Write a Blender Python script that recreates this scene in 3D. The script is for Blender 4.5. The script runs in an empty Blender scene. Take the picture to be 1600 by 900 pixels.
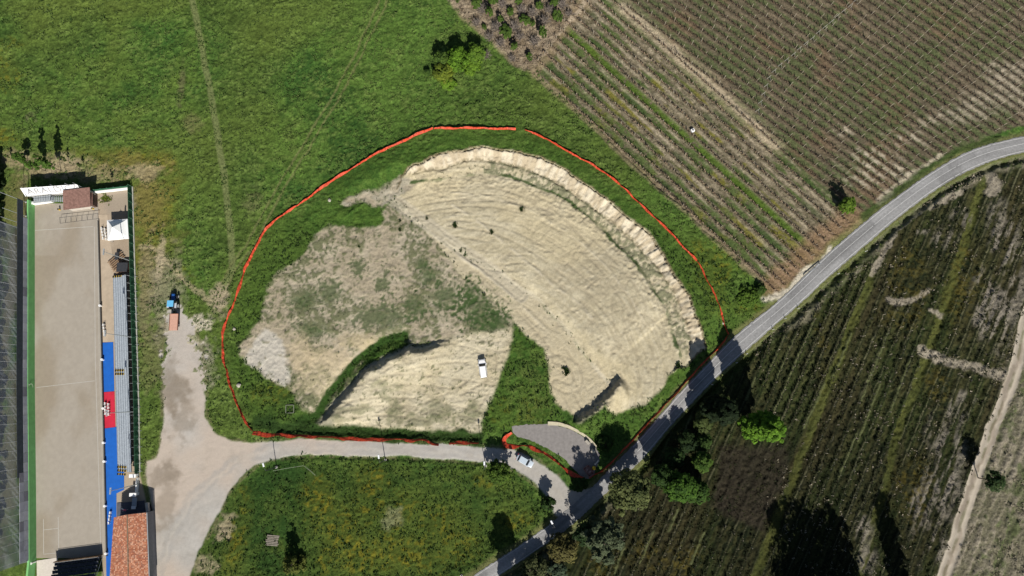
import bpy, bmesh, math, random
import numpy as np
from mathutils import Vector, Matrix
R = math.radians
random.seed(7); rng = np.random.default_rng(11)
scene = bpy.context.scene
C = scene.collection

# ------------------------------------------------------------------ camera, sky, sun, exposure
H, F, TILT = 165.0, 1042.0, R(8.7)          # drone height (m), focal length (px of a 1600 wide frame), tilt off the vertical
cam_d = bpy.data.cameras.new('camera'); cam = bpy.data.objects.new('camera', cam_d); C.objects.link(cam)
cam_d.sensor_width = 36; cam_d.lens = 36 * F / 1600; cam_d.clip_end = 6000; cam_d.clip_start = 1
cam.location = (0, 0, H); cam.rotation_euler = (TILT, 0, 0); scene.camera = cam
SUN_EL = R(39.5); SUN_H = Vector((0.19, -0.98)).normalized()
w = bpy.data.worlds.new('World'); scene.world = w; w.use_nodes = True
nt = w.node_tree; bg = nt.nodes['Background']
sky = nt.nodes.new('ShaderNodeTexSky'); sky.sky_type = 'NISHITA'; sky.sun_disc = False
sky.sun_elevation = SUN_EL; sky.sun_rotation = math.atan2(SUN_H.x, SUN_H.y); sky.altitude = 300
nt.links.new(sky.outputs[0], bg.inputs[0]); bg.inputs[1].default_value = 0.05
sd_ = bpy.data.lights.new('sun', 'SUN'); sd_.energy = 5.0; sd_.angle = R(0.5); sd_.color = (1, 0.95, 0.87)
sun = bpy.data.objects.new('sun', sd_); C.objects.link(sun)
sv = Vector((SUN_H.x * math.cos(SUN_EL), SUN_H.y * math.cos(SUN_EL), math.sin(SUN_EL)))
sun.rotation_euler = sv.to_track_quat('Z', 'Y').to_euler(); sun.location = sv * 300
vs = scene.view_settings; vs.view_transform = 'Standard'; vs.look = 'None'; vs.gamma = 1; vs.use_curve_mapping = False
vs.exposure = 0.30
scene.cycles.max_bounces = 4; scene.cycles.transparent_max_bounces = 12

# ------------------------------------------------------------------ surveying: a spot seen in the photo -> the place on level z
def P(px, py, z=0.0):
    u = (px - 800) / F; v = (450 - py) / F
    dy = v * math.cos(TILT) + math.sin(TILT); dz = v * math.sin(TILT) - math.cos(TILT)
    s = (H - z) / -dz
    return Vector((u * s, dy * s, z))
def PL(pts, z=0.0): return np.array([P(x, y, z)[:2] for x, y in pts])

# ------------------------------------------------------------------ noise
def _hash(ix, iy, seed):
    h = (ix.astype(np.int64) * 374761393 + iy.astype(np.int64) * 668265263 + seed * 974634777) & 0xffffffff
    h = ((h ^ (h >> 13)) * 1274126177) & 0xffffffff
    h = h ^ (h >> 16)
    return (h & 0xffffff) / float(0xffffff)
def vn(x, y, seed=0):
    x = np.asarray(x, float); y = np.asarray(y, float)
    ix = np.floor(x); iy = np.floor(y); fx = x - ix; fy = y - iy
    fx = fx * fx * (3 - 2 * fx); fy = fy * fy * (3 - 2 * fy)
    a = _hash(ix, iy, seed); b = _hash(ix + 1, iy, seed); c = _hash(ix, iy + 1, seed); d = _hash(ix + 1, iy + 1, seed)
    return (a + (b - a) * fx) + ((c + (d - c) * fx) - (a + (b - a) * fx)) * fy
def fbm(x, y, scale, octv=4, seed=0, gain=.5):
    t = 0; a = 1; n = 0; f = 1 / scale
    for o in range(octv):
        c, s = math.cos(.7 * o + seed), math.sin(.7 * o + seed)
        t = t + a * vn((x * c - y * s) * f, (x * s + y * c) * f, seed * 17 + o); n += a; a *= gain; f *= 2.03
    return t / n
def ss(a, b, x):
    t = np.clip((x - a) / (b - a), 0, 1); return t * t * (3 - 2 * t)

# ------------------------------------------------------------------ ground grid
STEP = 0.26
gx = np.arange(-172, 172.01, STEP); gy = np.arange(-92, 128.01, STEP)
NX, NY = len(gx), len(gy)
X, Y = np.meshgrid(gx, gy)
WX = X + (fbm(X, Y, 5, 3, 3) - .5) * 2.4 + (fbm(X, Y, .9, 2, 5) - .5) * .9      # ragged borders
WY = Y + (fbm(X, Y, 5, 3, 4) - .5) * 2.4 + (fbm(X, Y, .9, 2, 6) - .5) * .9
def sdf(poly, xx=None, yy=None, reach=14.0):
    """signed distance (negative inside) to a polygon, evaluated near it only"""
    xx = X if xx is None else xx; yy = Y if yy is None else yy
    out = np.full(xx.shape, float(reach))
    x0, y0 = poly.min(0) - reach; x1, y1 = poly.max(0) + reach
    i0, i1 = np.searchsorted(gy, [y0, y1]); j0, j1 = np.searchsorted(gx, [x0, x1])
    if i1 <= i0 or j1 <= j0: return out
    a = xx[i0:i1, j0:j1]; b = yy[i0:i1, j0:j1]
    d2 = np.full(a.shape, 1e9); ins = np.zeros(a.shape, bool)
    for k in range(len(poly)):
        p = poly[k]; q = poly[(k + 1) % len(poly)]; e = q - p
        wx = a - p[0]; wy = b - p[1]
        t = np.clip((wx * e[0] + wy * e[1]) / (e @ e + 1e-9), 0, 1)
        d2 = np.minimum(d2, (wx - t * e[0]) ** 2 + (wy - t * e[1]) ** 2)
        if abs(e[1]) > 1e-9:
            cr = ((p[1] > b) != (q[1] > b)) & (a < e[0] * (b - p[1]) / e[1] + p[0]); ins ^= cr
    d = np.sqrt(d2); out[i0:i1, j0:j1] = np.where(ins, -d, d)
    return out
def ldist(line, xx=None, yy=None, reach=14.0, along=False):
    xx = X if xx is None else xx; yy = Y if yy is None else yy
    out = np.full(xx.shape, float(reach)); al = np.zeros(xx.shape)
    x0, y0 = line.min(0) - reach; x1, y1 = line.max(0) + reach
    i0, i1 = np.searchsorted(gy, [y0, y1]); j0, j1 = np.searchsorted(gx, [x0, x1])
    a = xx[i0:i1, j0:j1]; b = yy[i0:i1, j0:j1]
    d2 = np.full(a.shape, 1e9); sg = np.ones(a.shape); L = np.zeros(a.shape); acc = 0
    for k in range(len(line) - 1):
        p = line[k]; q = line[k + 1]; e = q - p; ln = math.hypot(*e)
        wx = a - p[0]; wy = b - p[1]
        t = np.clip((wx * e[0] + wy * e[1]) / (e @ e + 1e-9), 0, 1)
        dd = (wx - t * e[0]) ** 2 + (wy - t * e[1]) ** 2
        m = dd < d2; d2 = np.where(m, dd, d2); sg = np.where(m, np.sign(e[0] * wy - e[1] * wx), sg); L = np.where(m, acc + t * ln, L); acc += ln
    out[i0:i1, j0:j1] = np.sqrt(d2) * sg; al[i0:i1, j0:j1] = L
    return (out, al) if along else out

# ---- outlines read off the photograph
ROAD_N = [(1760,190),(1680,198),(1600,213),(1545,225),(1512,236),(1480,254),(1440,279),(1400,309),(1375,327),(1340,357),(1300,390),(1240,449),(1206,480),(1142,529),(1115,560),(1065,610),(1030,652),(990,696),(935,752),(905,782),(880,802),(862,818),(846,830),(814,852),(770,880),(742,899),(690,935)]
ROAD_S = [(1760,214),(1680,223),(1600,237),(1550,250),(1512,266),(1475,287),(1440,311),(1400,342),(1370,367),(1330,402),(1300,427),(1277,449),(1244,480),(1205,512),(1162,551),(1122,586),(1085,625),(1045,667),(1010,713),(945,770),(920,797),(900,815),(888,826),(870,838),(840,858),(810,880),(776,900),(725,937)]
LANE_N = [(395,692),(420,690),(470,686),(560,689),(620,691),(700,695),(755,698),(800,702),(834,716),(852,729),(868,740),(882,756),(890,768),(925,765)]
LANE_S = [(888,815),(868,806),(857,780),(840,758),(820,743),(802,732),(752,721),(680,716),(620,713),(520,711),(470,711),(428,716),(400,727),(376,746),(360,762),(348,786),(334,816),(318,848),(304,878),(292,912)]
YARD = [(232,912),(240,860),(237,790),(228,745),(230,722),(244,715),(253,690),(256,640),(256,590),(256,545),(262,500),(275,470),(300,500),(316,560),(321,610),(321,650),(335,676),(362,689)] + LANE_N + LANE_S
LOT = [(800,666),(820,663),(860,663),(886,668),(916,684),(932,700),(938,714),(934,726),(925,746),(912,750),(904,740),(880,715),(856,701),(832,689),(810,683),(800,677)]
CREST = [(622,274),(645,257),(675,245),(712,235),(755,230),(787,235),(825,242),(850,249),(882,265),(912,285),(950,312),(975,335),(1000,353),(1015,367),(1035,397),(1055,430),(1075,460),(1087,490),(1100,522),(1105,542),(1088,556),(1077,572)]
MID = [(640,272),(660,267),(700,260),(725,251),(762,250),(800,257),(840,270),(875,287),(912,312),(950,342),(987,372),(1025,415),(1050,450),(1062,480),(1072,505),(1080,530),(1074,560)]
GREEN = [(640,288),(670,284),(702,277),(760,271),(795,276),(825,285),(850,295),(887,312),(912,335),(937,355),(962,380),(1000,417),(1025,460),(1040,485),(1050,512),(1060,542),(1065,562)]
STEP_L = [(615,312),(675,368),(740,406),(772,420),(800,442),(840,467),(862,492),(887,517),(912,552),(937,585),(957,605)]
SE_EDGE = [(1062,568),(1055,580),(1045,587),(1040,600),(1030,612),(1016,625),(1010,632),(990,637),(965,645),(950,640),(944,626)]
TONGUE_S = [(935,640),(912,650),(905,655),(890,648),(872,632),(862,605),(858,580),(852,550),(838,535),(815,515),(795,500),(760,465),(735,440),(712,420)]
MIXED = [(600,335),(615,312),(640,330),(712,420),(760,465),(800,505),(800,520),(740,522),(690,532),(640,537),(628,524),(600,522),(570,546),(530,600),(512,640),(495,655),(470,640),(452,608),(425,598),(395,580),(375,555),(368,540),(385,525),(408,490),(420,440),(428,425),(450,415),(480,395),(500,365),(512,350),(540,352),(570,358),(590,356),(605,345)]
SPUR = [(536,318),(545,308),(590,295),(622,276),(645,285),(640,300),(618,312),(600,325),(570,318),(545,322)]
WHITE = [(378,560),(392,533),(412,515),(440,530),(450,560),(452,600),(445,606),(425,596),(395,580)]
LOWER = [(492,662),(510,666),(560,668),(640,670),(700,678),(748,682),(752,668),(760,640),(770,620),(778,600),(785,580),(795,560),(802,530),(798,515),(760,520),(720,522),(690,530),(650,540),(640,537),(610,552),(575,572),(555,590),(535,615),(503,650)]
GSTRIP = [(470,655),(495,648),(515,615),(535,588),(560,560),(585,540),(608,527),(632,524)]
V1 = [(905,-40),(880,35),(852,75),(832,106),(880,152),(930,198),(1000,268),(1060,322),(1130,385),(1195,440),(1210,462),(1240,436),(1290,380),(1335,345),(1310,318),(1190,205),(1120,142),(985,20),(930,-40)]
V2 = [(925,-60),(985,20),(1120,142),(1190,205),(1310,318),(1335,340),(1372,318),(1430,272),(1480,240),(1540,213),(1600,198),(1760,170),(1760,-80),(1300,-90)]
FIELD = [(1760,216),(1600,242),(1552,255),(1478,292),(1402,347),(1332,407),(1248,484),(1166,555),(1126,590),(1089,629),(1049,671),(1014,718),(950,776),(890,830),(842,862),(778,905),(720,945),(1000,1000),(1760,1000)]
DARK = [(1020,700),(1130,580),(1260,500),(1400,360),(1480,310),(1560,270),(1620,262),(1605,490),(1545,670),(1465,905),(1440,1000),(830,1000),(860,890),(900,840),(960,790)]
TRACK = [(1640,400),(1606,490),(1583,595),(1549,673),(1476,900),(1450,980)]
SCRUB = [(690,-40),(702,5),(735,35),(770,65),(800,95),(820,112),(838,100),(855,75),(885,35),(912,-40)]
COURT = [(53,320),(155,316),(160,500),(165,700),(169,915),(57,915),(55,600)]
SPORT = [(28,300),(145,292),(206,290),(212,500),(218,740),(232,790),(236,915),(-10,915),(-10,330)]

col = np.zeros((NY, NX, 3)); Z = np.zeros((NY, NX)); reg = np.zeros((NY, NX), np.int8)
def paint(m, c):
    global col
    c = np.asarray(c); col = col * (1 - m[..., None]) + c * m[..., None]
def mixc(a, b, t): return np.asarray(a) * (1 - t[..., None]) + np.asarray(b) * t[..., None]

n12 = fbm(X, Y, 14, 4, 1); n4 = fbm(X, Y, 4, 3, 2); n1 = fbm(X, Y, 1.3, 3, 8); n05 = fbm(X, Y, .55, 2, 9); nbig = fbm(X, Y, 40, 3, 12)
# rotated, stretched noise for lodged grass
ca, sa = math.cos(R(25)), math.sin(R(25))
lod = fbm((X * ca + Y * sa) * .62, (-X * sa + Y * ca) * 1.25, 1.25, 3, 21)
# ---- meadow
g1, g2, g3, g4 = (.029, .072, .014), (.070, .126, .023), (.110, .158, .038), (.120, .110, .010)
m = mixc(g1, g2, ss(.28, .62, n12 * .5 + n1 * .3 + n05 * .2)); m = mixc(m, (.082, .105, .022), ss(.40, .68, nbig) * .5); m = mixc(m, g3, ss(.50, .72, n4 * .35 + lod * .35 + n05 * .3) * .7)
col[:] = m
ulx, uly = P(120, 90)[:2]
paint(ss(90, 15, np.hypot(X - ulx, (Y - uly) * 1.3)) * ss(.35, .65, n12) * .55, (.085, .115, .022))
rid = 1 - np.abs(2 * fbm(X * .62 + Y * .12, Y * 1.15 - X * .1, 1.15, 2, 23) - 1); rid2 = 1 - np.abs(2 * fbm(X * .8, Y * 1.2, .62, 1, 24) - 1)
crease = ss(.86, .985, rid) * ss(.38, .6, fbm(X, Y, 2.6, 2, 25)) + .5 * ss(.85, .98, rid2) * ss(.45, .65, n4)
nmid = fbm(X, Y, 2.2, 2, 26)
Z += (lod - .5) * .34 + (n05 - .5) * .24 - crease * .26 + (n12 - .5) * .5 + (nmid - .5) * .25
col *= (1 + (nmid - .5) * .55 + (n05 - .5) * .5)[..., None]; paint(crease * .35, (.030, .045, .014))  # shade inside the creases is also painted into the grass colour
# darker, greener belts round the works and below the lane
s_in = sdf(PL([(352,510),(395,400),(440,335),(560,255),(670,203),(800,200),(865,222),(980,300),(1060,375),(1195,440),(1200,480),(1137,530),(1010,665),(920,745),(800,690),(392,676),(352,580)]), reach=10)
paint(ss(3, -4, s_in + (n4 - .5) * 6) * .62, mixc((.026, .062, .010), (.055, .100, .016), n1))
s_lm = sdf(PL([(430,716),(470,714),(620,716),(752,724),(820,746),(860,795),(850,825),(814,850),(740,898),(700,960),(270,960),(304,880),(350,788),(380,746)]), reach=10)
mlm = ss(2, -3, s_lm)
paint(mlm * .85, mixc((.018, .044, .009), (.058, .086, .016), ss(.35, .7, n4 * .45 + n12 * .35 + n05 * .2)))
def yellow(px, py, rx, ry, amt, z=0):
    p = P(px, py); d = np.hypot((X - p.x) / rx, (Y - p.y) / ry)
    paint(ss(1.25, .2, d + (n4 - .5) * 1.5) * ss(.48, .72, vn(X / .6, Y / .6, 77) * .5 + n1 * .5) * amt * .80, (.165, .138, .012))
    paint(ss(1.5, .3, d + (n4 - .5) * 1.0) * amt * .35, (.085, .095, .014))
for a in [(235,252,7,3,.8),(255,330,4,9,.7),(215,250,9,4,.6),(235,400,5,9,.7),(275,430,4,5,.5),(5,95,4,6,.5),(8,220,6,3,.7),(10,125,5,4,.4),
          (500,770,5,5,.8),(575,745,5,4,.9),(520,820,7,8,.8),(575,790,6,6,.7),(550,870,9,6,.85),(690,820,8,6,.55),(720,850,7,5,.6),(805,812,5,3,.9),(660,870,9,6,.6),(760,752,3,3,.5),(610,860,7,6,.7),(375,820,3,7,.6),(365,870,3,5,.7),(640,790,9,5,.4),
          (1130,400,8,6,.55),(1110,450,6,8,.45),(1165,480,5,3,.6),(830,640,4,7,.4),(420,612,5,3,.5),(780,640,3,4,.4)]: yellow(*a)
for a in [(830,560,4,4),(845,600,4,6),(815,600,5,5),(835,640,5,4)]:
    p = P(a[0], a[1]); dd = np.hypot((X - p.x) / a[2], (Y - p.y) / a[3]); paint(ss(1.3, .3, dd + (n4 - .5) * 1.2) * .6 * ss(.35, .6, n1 * .5 + n05 * .5), (.075, .105, .025))
# bare paths across the meadow
p1 = PL([(290,-40),(300,0),(318,90),(340,210),(353,300),(360,370),(362,420),(345,465),(330,490)])
d1 = ldist(p1, X + (WX - X) * .25, Y + (WY - Y) * .25); paint(ss(1.05, .6, np.abs(d1)) * .8, (.135, .155, .060)); Z = Z * (1 - .7 * ss(1.3, .6, np.abs(d1))) - ss(1.2, .5, np.abs(d1)) * .10
p2 = PL([(606,-30),(595,10),(560,85),(520,160),(470,240),(425,320),(390,385),(362,420),(345,460)])
d2 = np.abs(ldist(p2, X + (WX - X) * .4, Y + (WY - Y) * .4)); mm = ss(.42, .18, np.abs(d2 - .9)); paint(mm * .75, (.125, .135, .05)); Z = Z * (1 - .6 * mm) - mm * .12
for a in [(343,468,2.6,4.5,.85,(.30,.25,.17)),(290,50,1.3,6,.0,(.1,.1,.1)),(283,135,1.0,6,.55,(.10,.085,.05)),(300,195,3,3,.35,(.16,.13,.07)),(395,318,3,4,.35,(.15,.13,.07)),
          (1080,590,0,0,0,(0,0,0))]:
    if a[2] > 0:
        p = P(a[0], a[1]); d = np.hypot((X - p.x) / a[2], (Y - p.y) / a[3]); paint(ss(1.2, .4, d + (n1 - .5) * 1.2) * a[4], a[5])
# trampled dry ground round the court and up by the young trees
def blot(px, py, rx, ry, amt, c, rag=1.2, nz=None):
    p = P(px, py); d = np.hypot((X - p.x) / rx, (Y - p.y) / ry); nz = n4 * .5 + n1 * .5 if nz is None else nz
    paint(ss(1.2, .45, d + (nz - .5) * rag * 1.6) * amt, c)
blot(235, 330, 9, 20, .45, (.115, .115, .022), 1.2); blot(170, 250, 16, 4, .45, (.125, .118, .022), 1.2); blot(250, 410, 6, 12, .4, (.105, .108, .022), 1.2)
blot(70, 262, 9, 3.4, .75, (.24, .185, .115)); blot(105, 265, 7, 4, .6, (.30, .25, .16)); blot(200, 262, 10, 5, .45, (.15, .125, .045)); blot(30, 250, 6, 3, .6, (.27, .21, .13))
blot(230, 310, 5, 10, .45, (.17, .135, .05)); blot(150, 275, 9, 3, .55, (.25, .20, .12)); blot(228, 270, 5, 3, .5, (.33, .27, .18)); blot(235, 330, 6, 12, .35, (.15, .12, .035))
blot(230, 450, 2.6, 14, .55, (.22, .18, .11)); blot(262, 470, 4.5, 14, .60, (.20, .185, .13)); blot(290, 545, 4, 8, .85, (.40, .35, .26)); blot(300, 508, 4.2, 3.2, .9, (.42, .38, .29), 2.2); blot(272, 508, 3, 2, .7, (.40, .35, .26), 2)
blot(236, 555, 3, 12, .4, (.16, .145, .07)); blot(300, 575, 6, 7, .6, (.25, .225, .17)); blot(252, 395, 1.2, 6, .6, (.36, .30, .20)); 
dpth = np.abs(ldist(PL([(225,385),(250,400),(275,420),(300,445),(330,470)]), WX, WY)); paint(ss(.9, .3, dpth) * .6, (.30, .25, .16))
blot(15, 480, 2.0, 42, .8, (.16, .135, .085)); blot(18, 700, 3.2, 30, .75, (.155, .135, .085)); blot(20, 330, 4, 12, .6, (.13, .115, .045))
for a in [(300,800,2,6),(350,825,2.2,3.5),(325,880,3,2.5),(346,840,1.5,2)]: blot(*a, .65, (.30, .25, .165), 2.0)
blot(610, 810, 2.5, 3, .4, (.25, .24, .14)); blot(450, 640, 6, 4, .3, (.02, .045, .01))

# ---- earthworks
crest = PL(CREST, 2.2); mid = PL(MID, .9); green = PL(GREEN, .2); stepl = PL(STEP_L); se = PL(SE_EDGE, 1.0); tong = PL(TONGUE_S)
RIM = np.vstack([crest, se[1:], PL([(960,606)]), stepl[::-1]])
TERR = np.vstack([stepl[:1], green, se, stepl[::-1][:-1]])
TONG = np.vstack([stepl, tong])
s_rim = sdf(RIM, WX * .5 + X * .5, WY * .5 + Y * .5, 26); s_terr = sdf(TERR, reach=26); s_tong = sdf(TONG, WX, WY)
s_mix = sdf(PL(MIXED), WX, WY); s_spur = sdf(PL(SPUR), WX, WY); s_white = sdf(PL(WHITE), WX, WY); s_low = sdf(PL(LOWER), WX * .6 + X * .4, WY * .6 + Y * .4)
d_cr, a_cr = ldist(crest, reach=26, along=True); d_mid = ldist(mid, reach=20); d_gr = ldist(green, WX * .6 + X * .4, WY * .6 + Y * .4, reach=20); d_st, a_st = ldist(stepl, X + (WX - X) * .35, Y + (WY - Y) * .35, reach=26, along=True)
LS = a_st.max()
s_road = sdf(np.vstack([PL(ROAD_N), PL(ROAD_S)[::-1]]), reach=30)
s_lane = sdf(PL(YARD), WX * .42 + X * .58, WY * .42 + Y * .58, 20); s_lane0 = sdf(PL(YARD), reach=20)
s_lot = sdf(PL(LOT), reach=12)
sand = ss(.5, -.5, np.minimum(np.minimum(s_rim, s_terr), s_tong))
mixm = ss(.6, -.6, np.minimum(s_mix, s_spur)); lowm = ss(.6, -.6, s_low)
earth = np.maximum(np.maximum(sand, mixm), lowm)
Z *= 1 - .8 * earth
# tracks of the machines: noise stretched along curves round the crescent's middle
cx, cy = P(770, 620)[:2]; rr = np.hypot(X - cx, Y - cy); th = np.arctan2(Y - cy, X - cx)
wob = (n12 - .5) * 3
rip = fbm(rr * 2.1 + wob, th * 9 + wob, 1.0, 3, 31); rip2 = fbm(rr * .5 + wob, th * 26, 1.0, 2, 33)
u_ = (X * .62 - Y * .78); v_ = (X * .78 + Y * .62)
rip3 = vn(u_ * 1.5 + (n4 - .5) * 2.5, v_ * .30, 35)
lump = ss(.68, .9, fbm(X, Y, 1.7, 2, 36))
sc = mixc((.385, .338, .228), (.465, .415, .295), ss(.3, .7, n4 * .4 + rip * .6)); sc = mixc(sc, (.325, .282, .192), ss(.50, .74, rip3 * .35 + n12 * .65) * .75); sc = mixc(sc, (.45, .385, .245), ss(.52, .68, fbm(X, Y, 18, 3, 73)) * .5)
sc = sc * (.84 + .32 * n05[..., None])
paint(sand, sc)
paint(ss(-.2, .6, -s_tong) * .55 * sand, mixc((.43, .37, .25), (.385, .335, .235), rip))
mc = mixc((.31, .265, .19), (.385, .335, .25), ss(.3, .7, n4)) * (.85 + .3 * n05[..., None]); gmix = ss(.42, .57, n12 * .45 + n1 * .3 + n4 * .25)
gmix = np.clip(gmix * ss(.30, .6, n05 * .6 + n1 * .4) + ss(.52, .66, n05 * .5 + n1 * .25 + n12 * .25) * .75 + .5 * ss(.76, .9, vn(X / .5, Y / .5, 48)), 0, 1)
mc = mixc(mc, mixc((.038, .066, .020), (.110, .118, .055), n1), gmix * .85)
paint(mixm, mc)
for a in [(515,455,3,3),(475,470,3,2.5),(590,495,7,3.5),(670,430,2.5,3),(700,465,5,4),(650,480,3,3),(745,480,6,5),(775,505,4,3),(600,440,2,3),(560,420,2,2.5),(660,415,2,2),(735,455,3,3),(755,500,5,3),(485,515,4,2)]: blot(*a, .75, (.040, .072, .022), 2.6, n05 * .55 + n1 * .3 + n4 * .15)
paint(ss(.5, -.5, s_spur) * ss(.4, .6, n1), (.32, .29, .22))
paint(ss(.6, -.6, s_white) * .75 * (1 - .7 * ss(.6, .75, n1)), mixc((.42, .395, .345), (.50, .475, .42), n1))
blot(520, 560, 7, 3.5, .6, (.46, .38, .25)); blot(560, 535, 5, 2.5, .6, (.42, .35, .21)); blot(500, 595, 6, 5, .55, (.46, .39, .255)); blot(470, 550, 3, 5, .5, (.44, .36, .23))
lc = mixc((.41, .36, .245), (.48, .43, .31), ss(.3, .7, n4)) * (.86 + .28 * n05[..., None]); spk = ss(.80, .90, vn(X / .5, Y / .5, 47)) * ss(.30, .6, n1); lc = mixc(lc, (.11, .115, .06), np.clip(ss(.62, .72, n05 * .6 + n1 * .4) * .8 + spk * .7, 0, .85))
paint(lowm, lc)
for a in [(560,640,8,1.3),(660,658,9,1.6),(600,612,3,3),(730,655,3,3),(680,640,4,2),(740,640,2,4),(520,655,5,1.2)]: blot(*a, .5, (.075, .095, .04), 2.2)
RUTS = [[(640,330),(700,318),(770,315),(840,335),(900,370)],[(650,345),(720,335),(800,350),(870,390),(930,440)],[(700,360),(780,372),(850,415),(920,475),(960,540)],[(860,330),(910,380),(960,440),(1000,510),(1020,570)],
 [(830,310),(900,345),(960,395),(1010,460),(1040,540)],[(980,420),(960,470),(970,530),(1010,590)],[(900,400),(940,400),(990,430)],[(930,500),(970,490),(1010,500),(1040,530)],[(740,430),(790,480),(850,540),(880,600),(900,640)],[(760,440),(830,490),(890,560),(915,620)],
 [(870,600),(890,610),(905,600),(900,570),(870,560)],[(960,560),(990,600),(1000,630)],[(880,440),(930,480),(990,560)],[(690,300),(760,296),(830,318)],[(1000,480),(985,540),(990,600)],
 [(500,648),(560,628),(640,626),(710,640),(750,650)],[(510,655),(580,640),(650,645),(740,668)],[(530,630),(580,600),(640,590),(720,600),(770,610)],[(560,615),(620,575),(690,560),(780,560)],[(600,660),(660,640),(720,610),(754,590)],[(640,560),(700,545),(790,540)],[(700,670),(740,640),(765,600),(770,560)]]
ruts = np.zeros_like(Z)
for k_, rp in enumerate(RUTS):
    q_ = np.array(rp, float); t_ = np.linspace(0, 1, len(q_)); tt_ = np.linspace(0, 1, 26); cs = np.stack([np.interp(tt_, t_, q_[:, 0]), np.interp(tt_, t_, q_[:, 1])], 1)
    for _ in range(6): cs[1:-1] = cs[1:-1] * .4 + (cs[:-2] + cs[2:]) * .3
    dd = np.abs(ldist(PL([tuple(c_) for c_ in cs]), X + (WX - X) * .12, Y + (WY - Y) * .12, reach=4.0)); gp = .95 + .15 * (k_ % 3)
    ruts = np.maximum(ruts, ss(.40, .12, np.abs(dd - gp)) * ss(.30, .55, fbm(X, Y, 3.2, 2, 200 + k_)))
# step between tongue and terrace, banks of the rim
up = np.clip(a_st / LS, 0, 1)
hT = (.35 + 1.9 * up ** 2) * ss(-.9, .9, d_st) * ss(24, 4, np.abs(d_st) * (d_st < 0))
inside_t = ss(1.5, -1.5, s_terr)
terr_h = (.15 + 1.5 * up ** 2) * ss(1.0, .80, up)
terr_h = fbm(X, Y, 60, 1, 5) * 0 + terr_h
Zs = np.where(s_tong < 0, 0, 0)
zt = inside_t * ss(-.2, 1.5, d_st) * terr_h
zt = zt * ss(-.3, 2.6, -np.minimum(s_terr, 30) + 3.0 * ss(4, 0, np.abs(d_gr)) + 0)
out_rim = np.clip(s_rim, 0, 26)
in_band = (s_rim < .3) & (s_terr > -.3)
bank = np.zeros_like(Z)
wob2 = (fbm(a_cr, d_cr * .25, 1.5, 2, 41) - .5)
bank_in = .55 + .55 * ss(0, 1, np.clip(1 - np.abs(d_mid) / 2.2, 0, 1))
cross = ss(.2, 1.8, -s_rim) # 0 at crest
zb = 2.3 - 1.15 * ss(.0, 2.4, -s_rim + wob2 * 1.2) - .35 * ss(2.6, 3.6, -s_rim) - .65 * ss(3.6, 6.5, -s_rim)
near_crest = ss(8.5, 7.0, -s_rim) * (np.abs(d_cr) < 10)
aend = ss(0, 4, a_cr) * ss(a_cr.max(), a_cr.max() - 4, a_cr)
band = ss(.4, -.4, s_rim) * ss(10.0, 8.0, np.abs(d_cr)) * aend
edge_fade = ss(1.5, 9, np.minimum(s_road, 30))
outm = ss(-5, -1.5, d_cr) * ss(.0, 4.0, np.minimum(np.minimum(s_tong, s_mix), 12)) * ss(0, 3, s_spur)
zr = np.where(s_rim < 0, zb * band, outm * 2.3 * ss(22, 0, out_rim) ** 1.3 * ss(26, 20, np.abs(d_cr)) + .15 * ss(.9, 0, out_rim) * (np.abs(d_cr) < 3) * (.5 + wob2))
zr = zr * edge_fade
Z += np.maximum(zr, zt * edge_fade)
trk = ss(.060, .015, np.abs(fbm(rr * 1.1 + wob * .5, th * 7, 1.6, 1, 37) - .5)) * ss(.54, .66, fbm(X, Y, 3.5, 2, 38)) + ss(.05, .012, np.abs(fbm(u_ * 1.2 + wob * .3, v_ * .22, 1.5, 1, 39) - .5)) * ss(.56, .66, fbm(X, Y, 4, 2, 40)) * .8
trk = np.clip(trk, 0, 1)
clod = ss(.80, .92, vn(X / .55, Y / .55, 46)) * ss(.45, .65, fbm(X, Y, 3.5, 2, 49))
Z += sand * ((rip - .5) * .10 + (rip2 - .5) * .06 + (rip3 - .5) * .045 + lump * .10 + (n05 - .5) * .06 - trk * .13 + clod * .15 + (vn(X / .42, Y / .42, 51) - .5) * .07)
Z -= ruts * np.maximum(sand, lowm) * .11; paint(ruts * np.maximum(sand, lowm) * .38, (.25, .215, .15))
paint(sand * np.clip(trk * .40 + clod * .30, 0, .6), (.24, .21, .155))
Z += mixm * ((n1 - .5) * .30 + (n05 - .5) * .25) + lowm * ((n1 - .5) * .14 + (rip3 - .5) * .08 + (n05 - .5) * .20 + (fbm(X * .35 + Y * .05, Y * 1.6 - X * .2, 1.1, 2, 44) - .5) * .14 - .16 * ss(.04, .01, np.abs(fbm(X * .3 + Y * .05, Y * 1.5 - X * .2, 1.6, 1, 34) - .5)) * ss(.5, .6, n4))
bf = band * ss(-.3, .3, d_mid); Z += band * ((n05 - .5) * .42 + (n1 - .5) * .30) * edge_fade                       # raw outer face with ruts
Z += bf * (fbm(a_cr, d_cr * .25 + (n1 - .5) * .8, .8, 3, 43) - .5) * (.62 + .5 * ss(.45, .75, a_cr / a_cr.max())) * edge_fade
paint(bf * .85, mixc((.40, .335, .235), (.53, .47, .36), ss(.3, .7, fbm(a_cr, d_cr * .2, .9, 2, 45))))
paint(ss(.38, .10, np.abs(s_rim - .05 + (vn(a_cr * 1.6, a_cr * 0, 7) - .5) * .6)) * (np.abs(d_cr) < 3) * ss(.3, .55, n05 * .6 + n1 * .4) * .8, (.11, .085, .045))
paint(ss(.6, .15, np.abs(d_mid + (n1 - .5) * .8)) * band * .7 * ss(.35, .55, n05), (.13, .11, .065)); Z -= ss(.7, .1, np.abs(d_mid)) * band * .35 * edge_fade
strip = band * ss(.2, -.4, d_mid) * ss(-.4, .4, d_gr)
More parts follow.
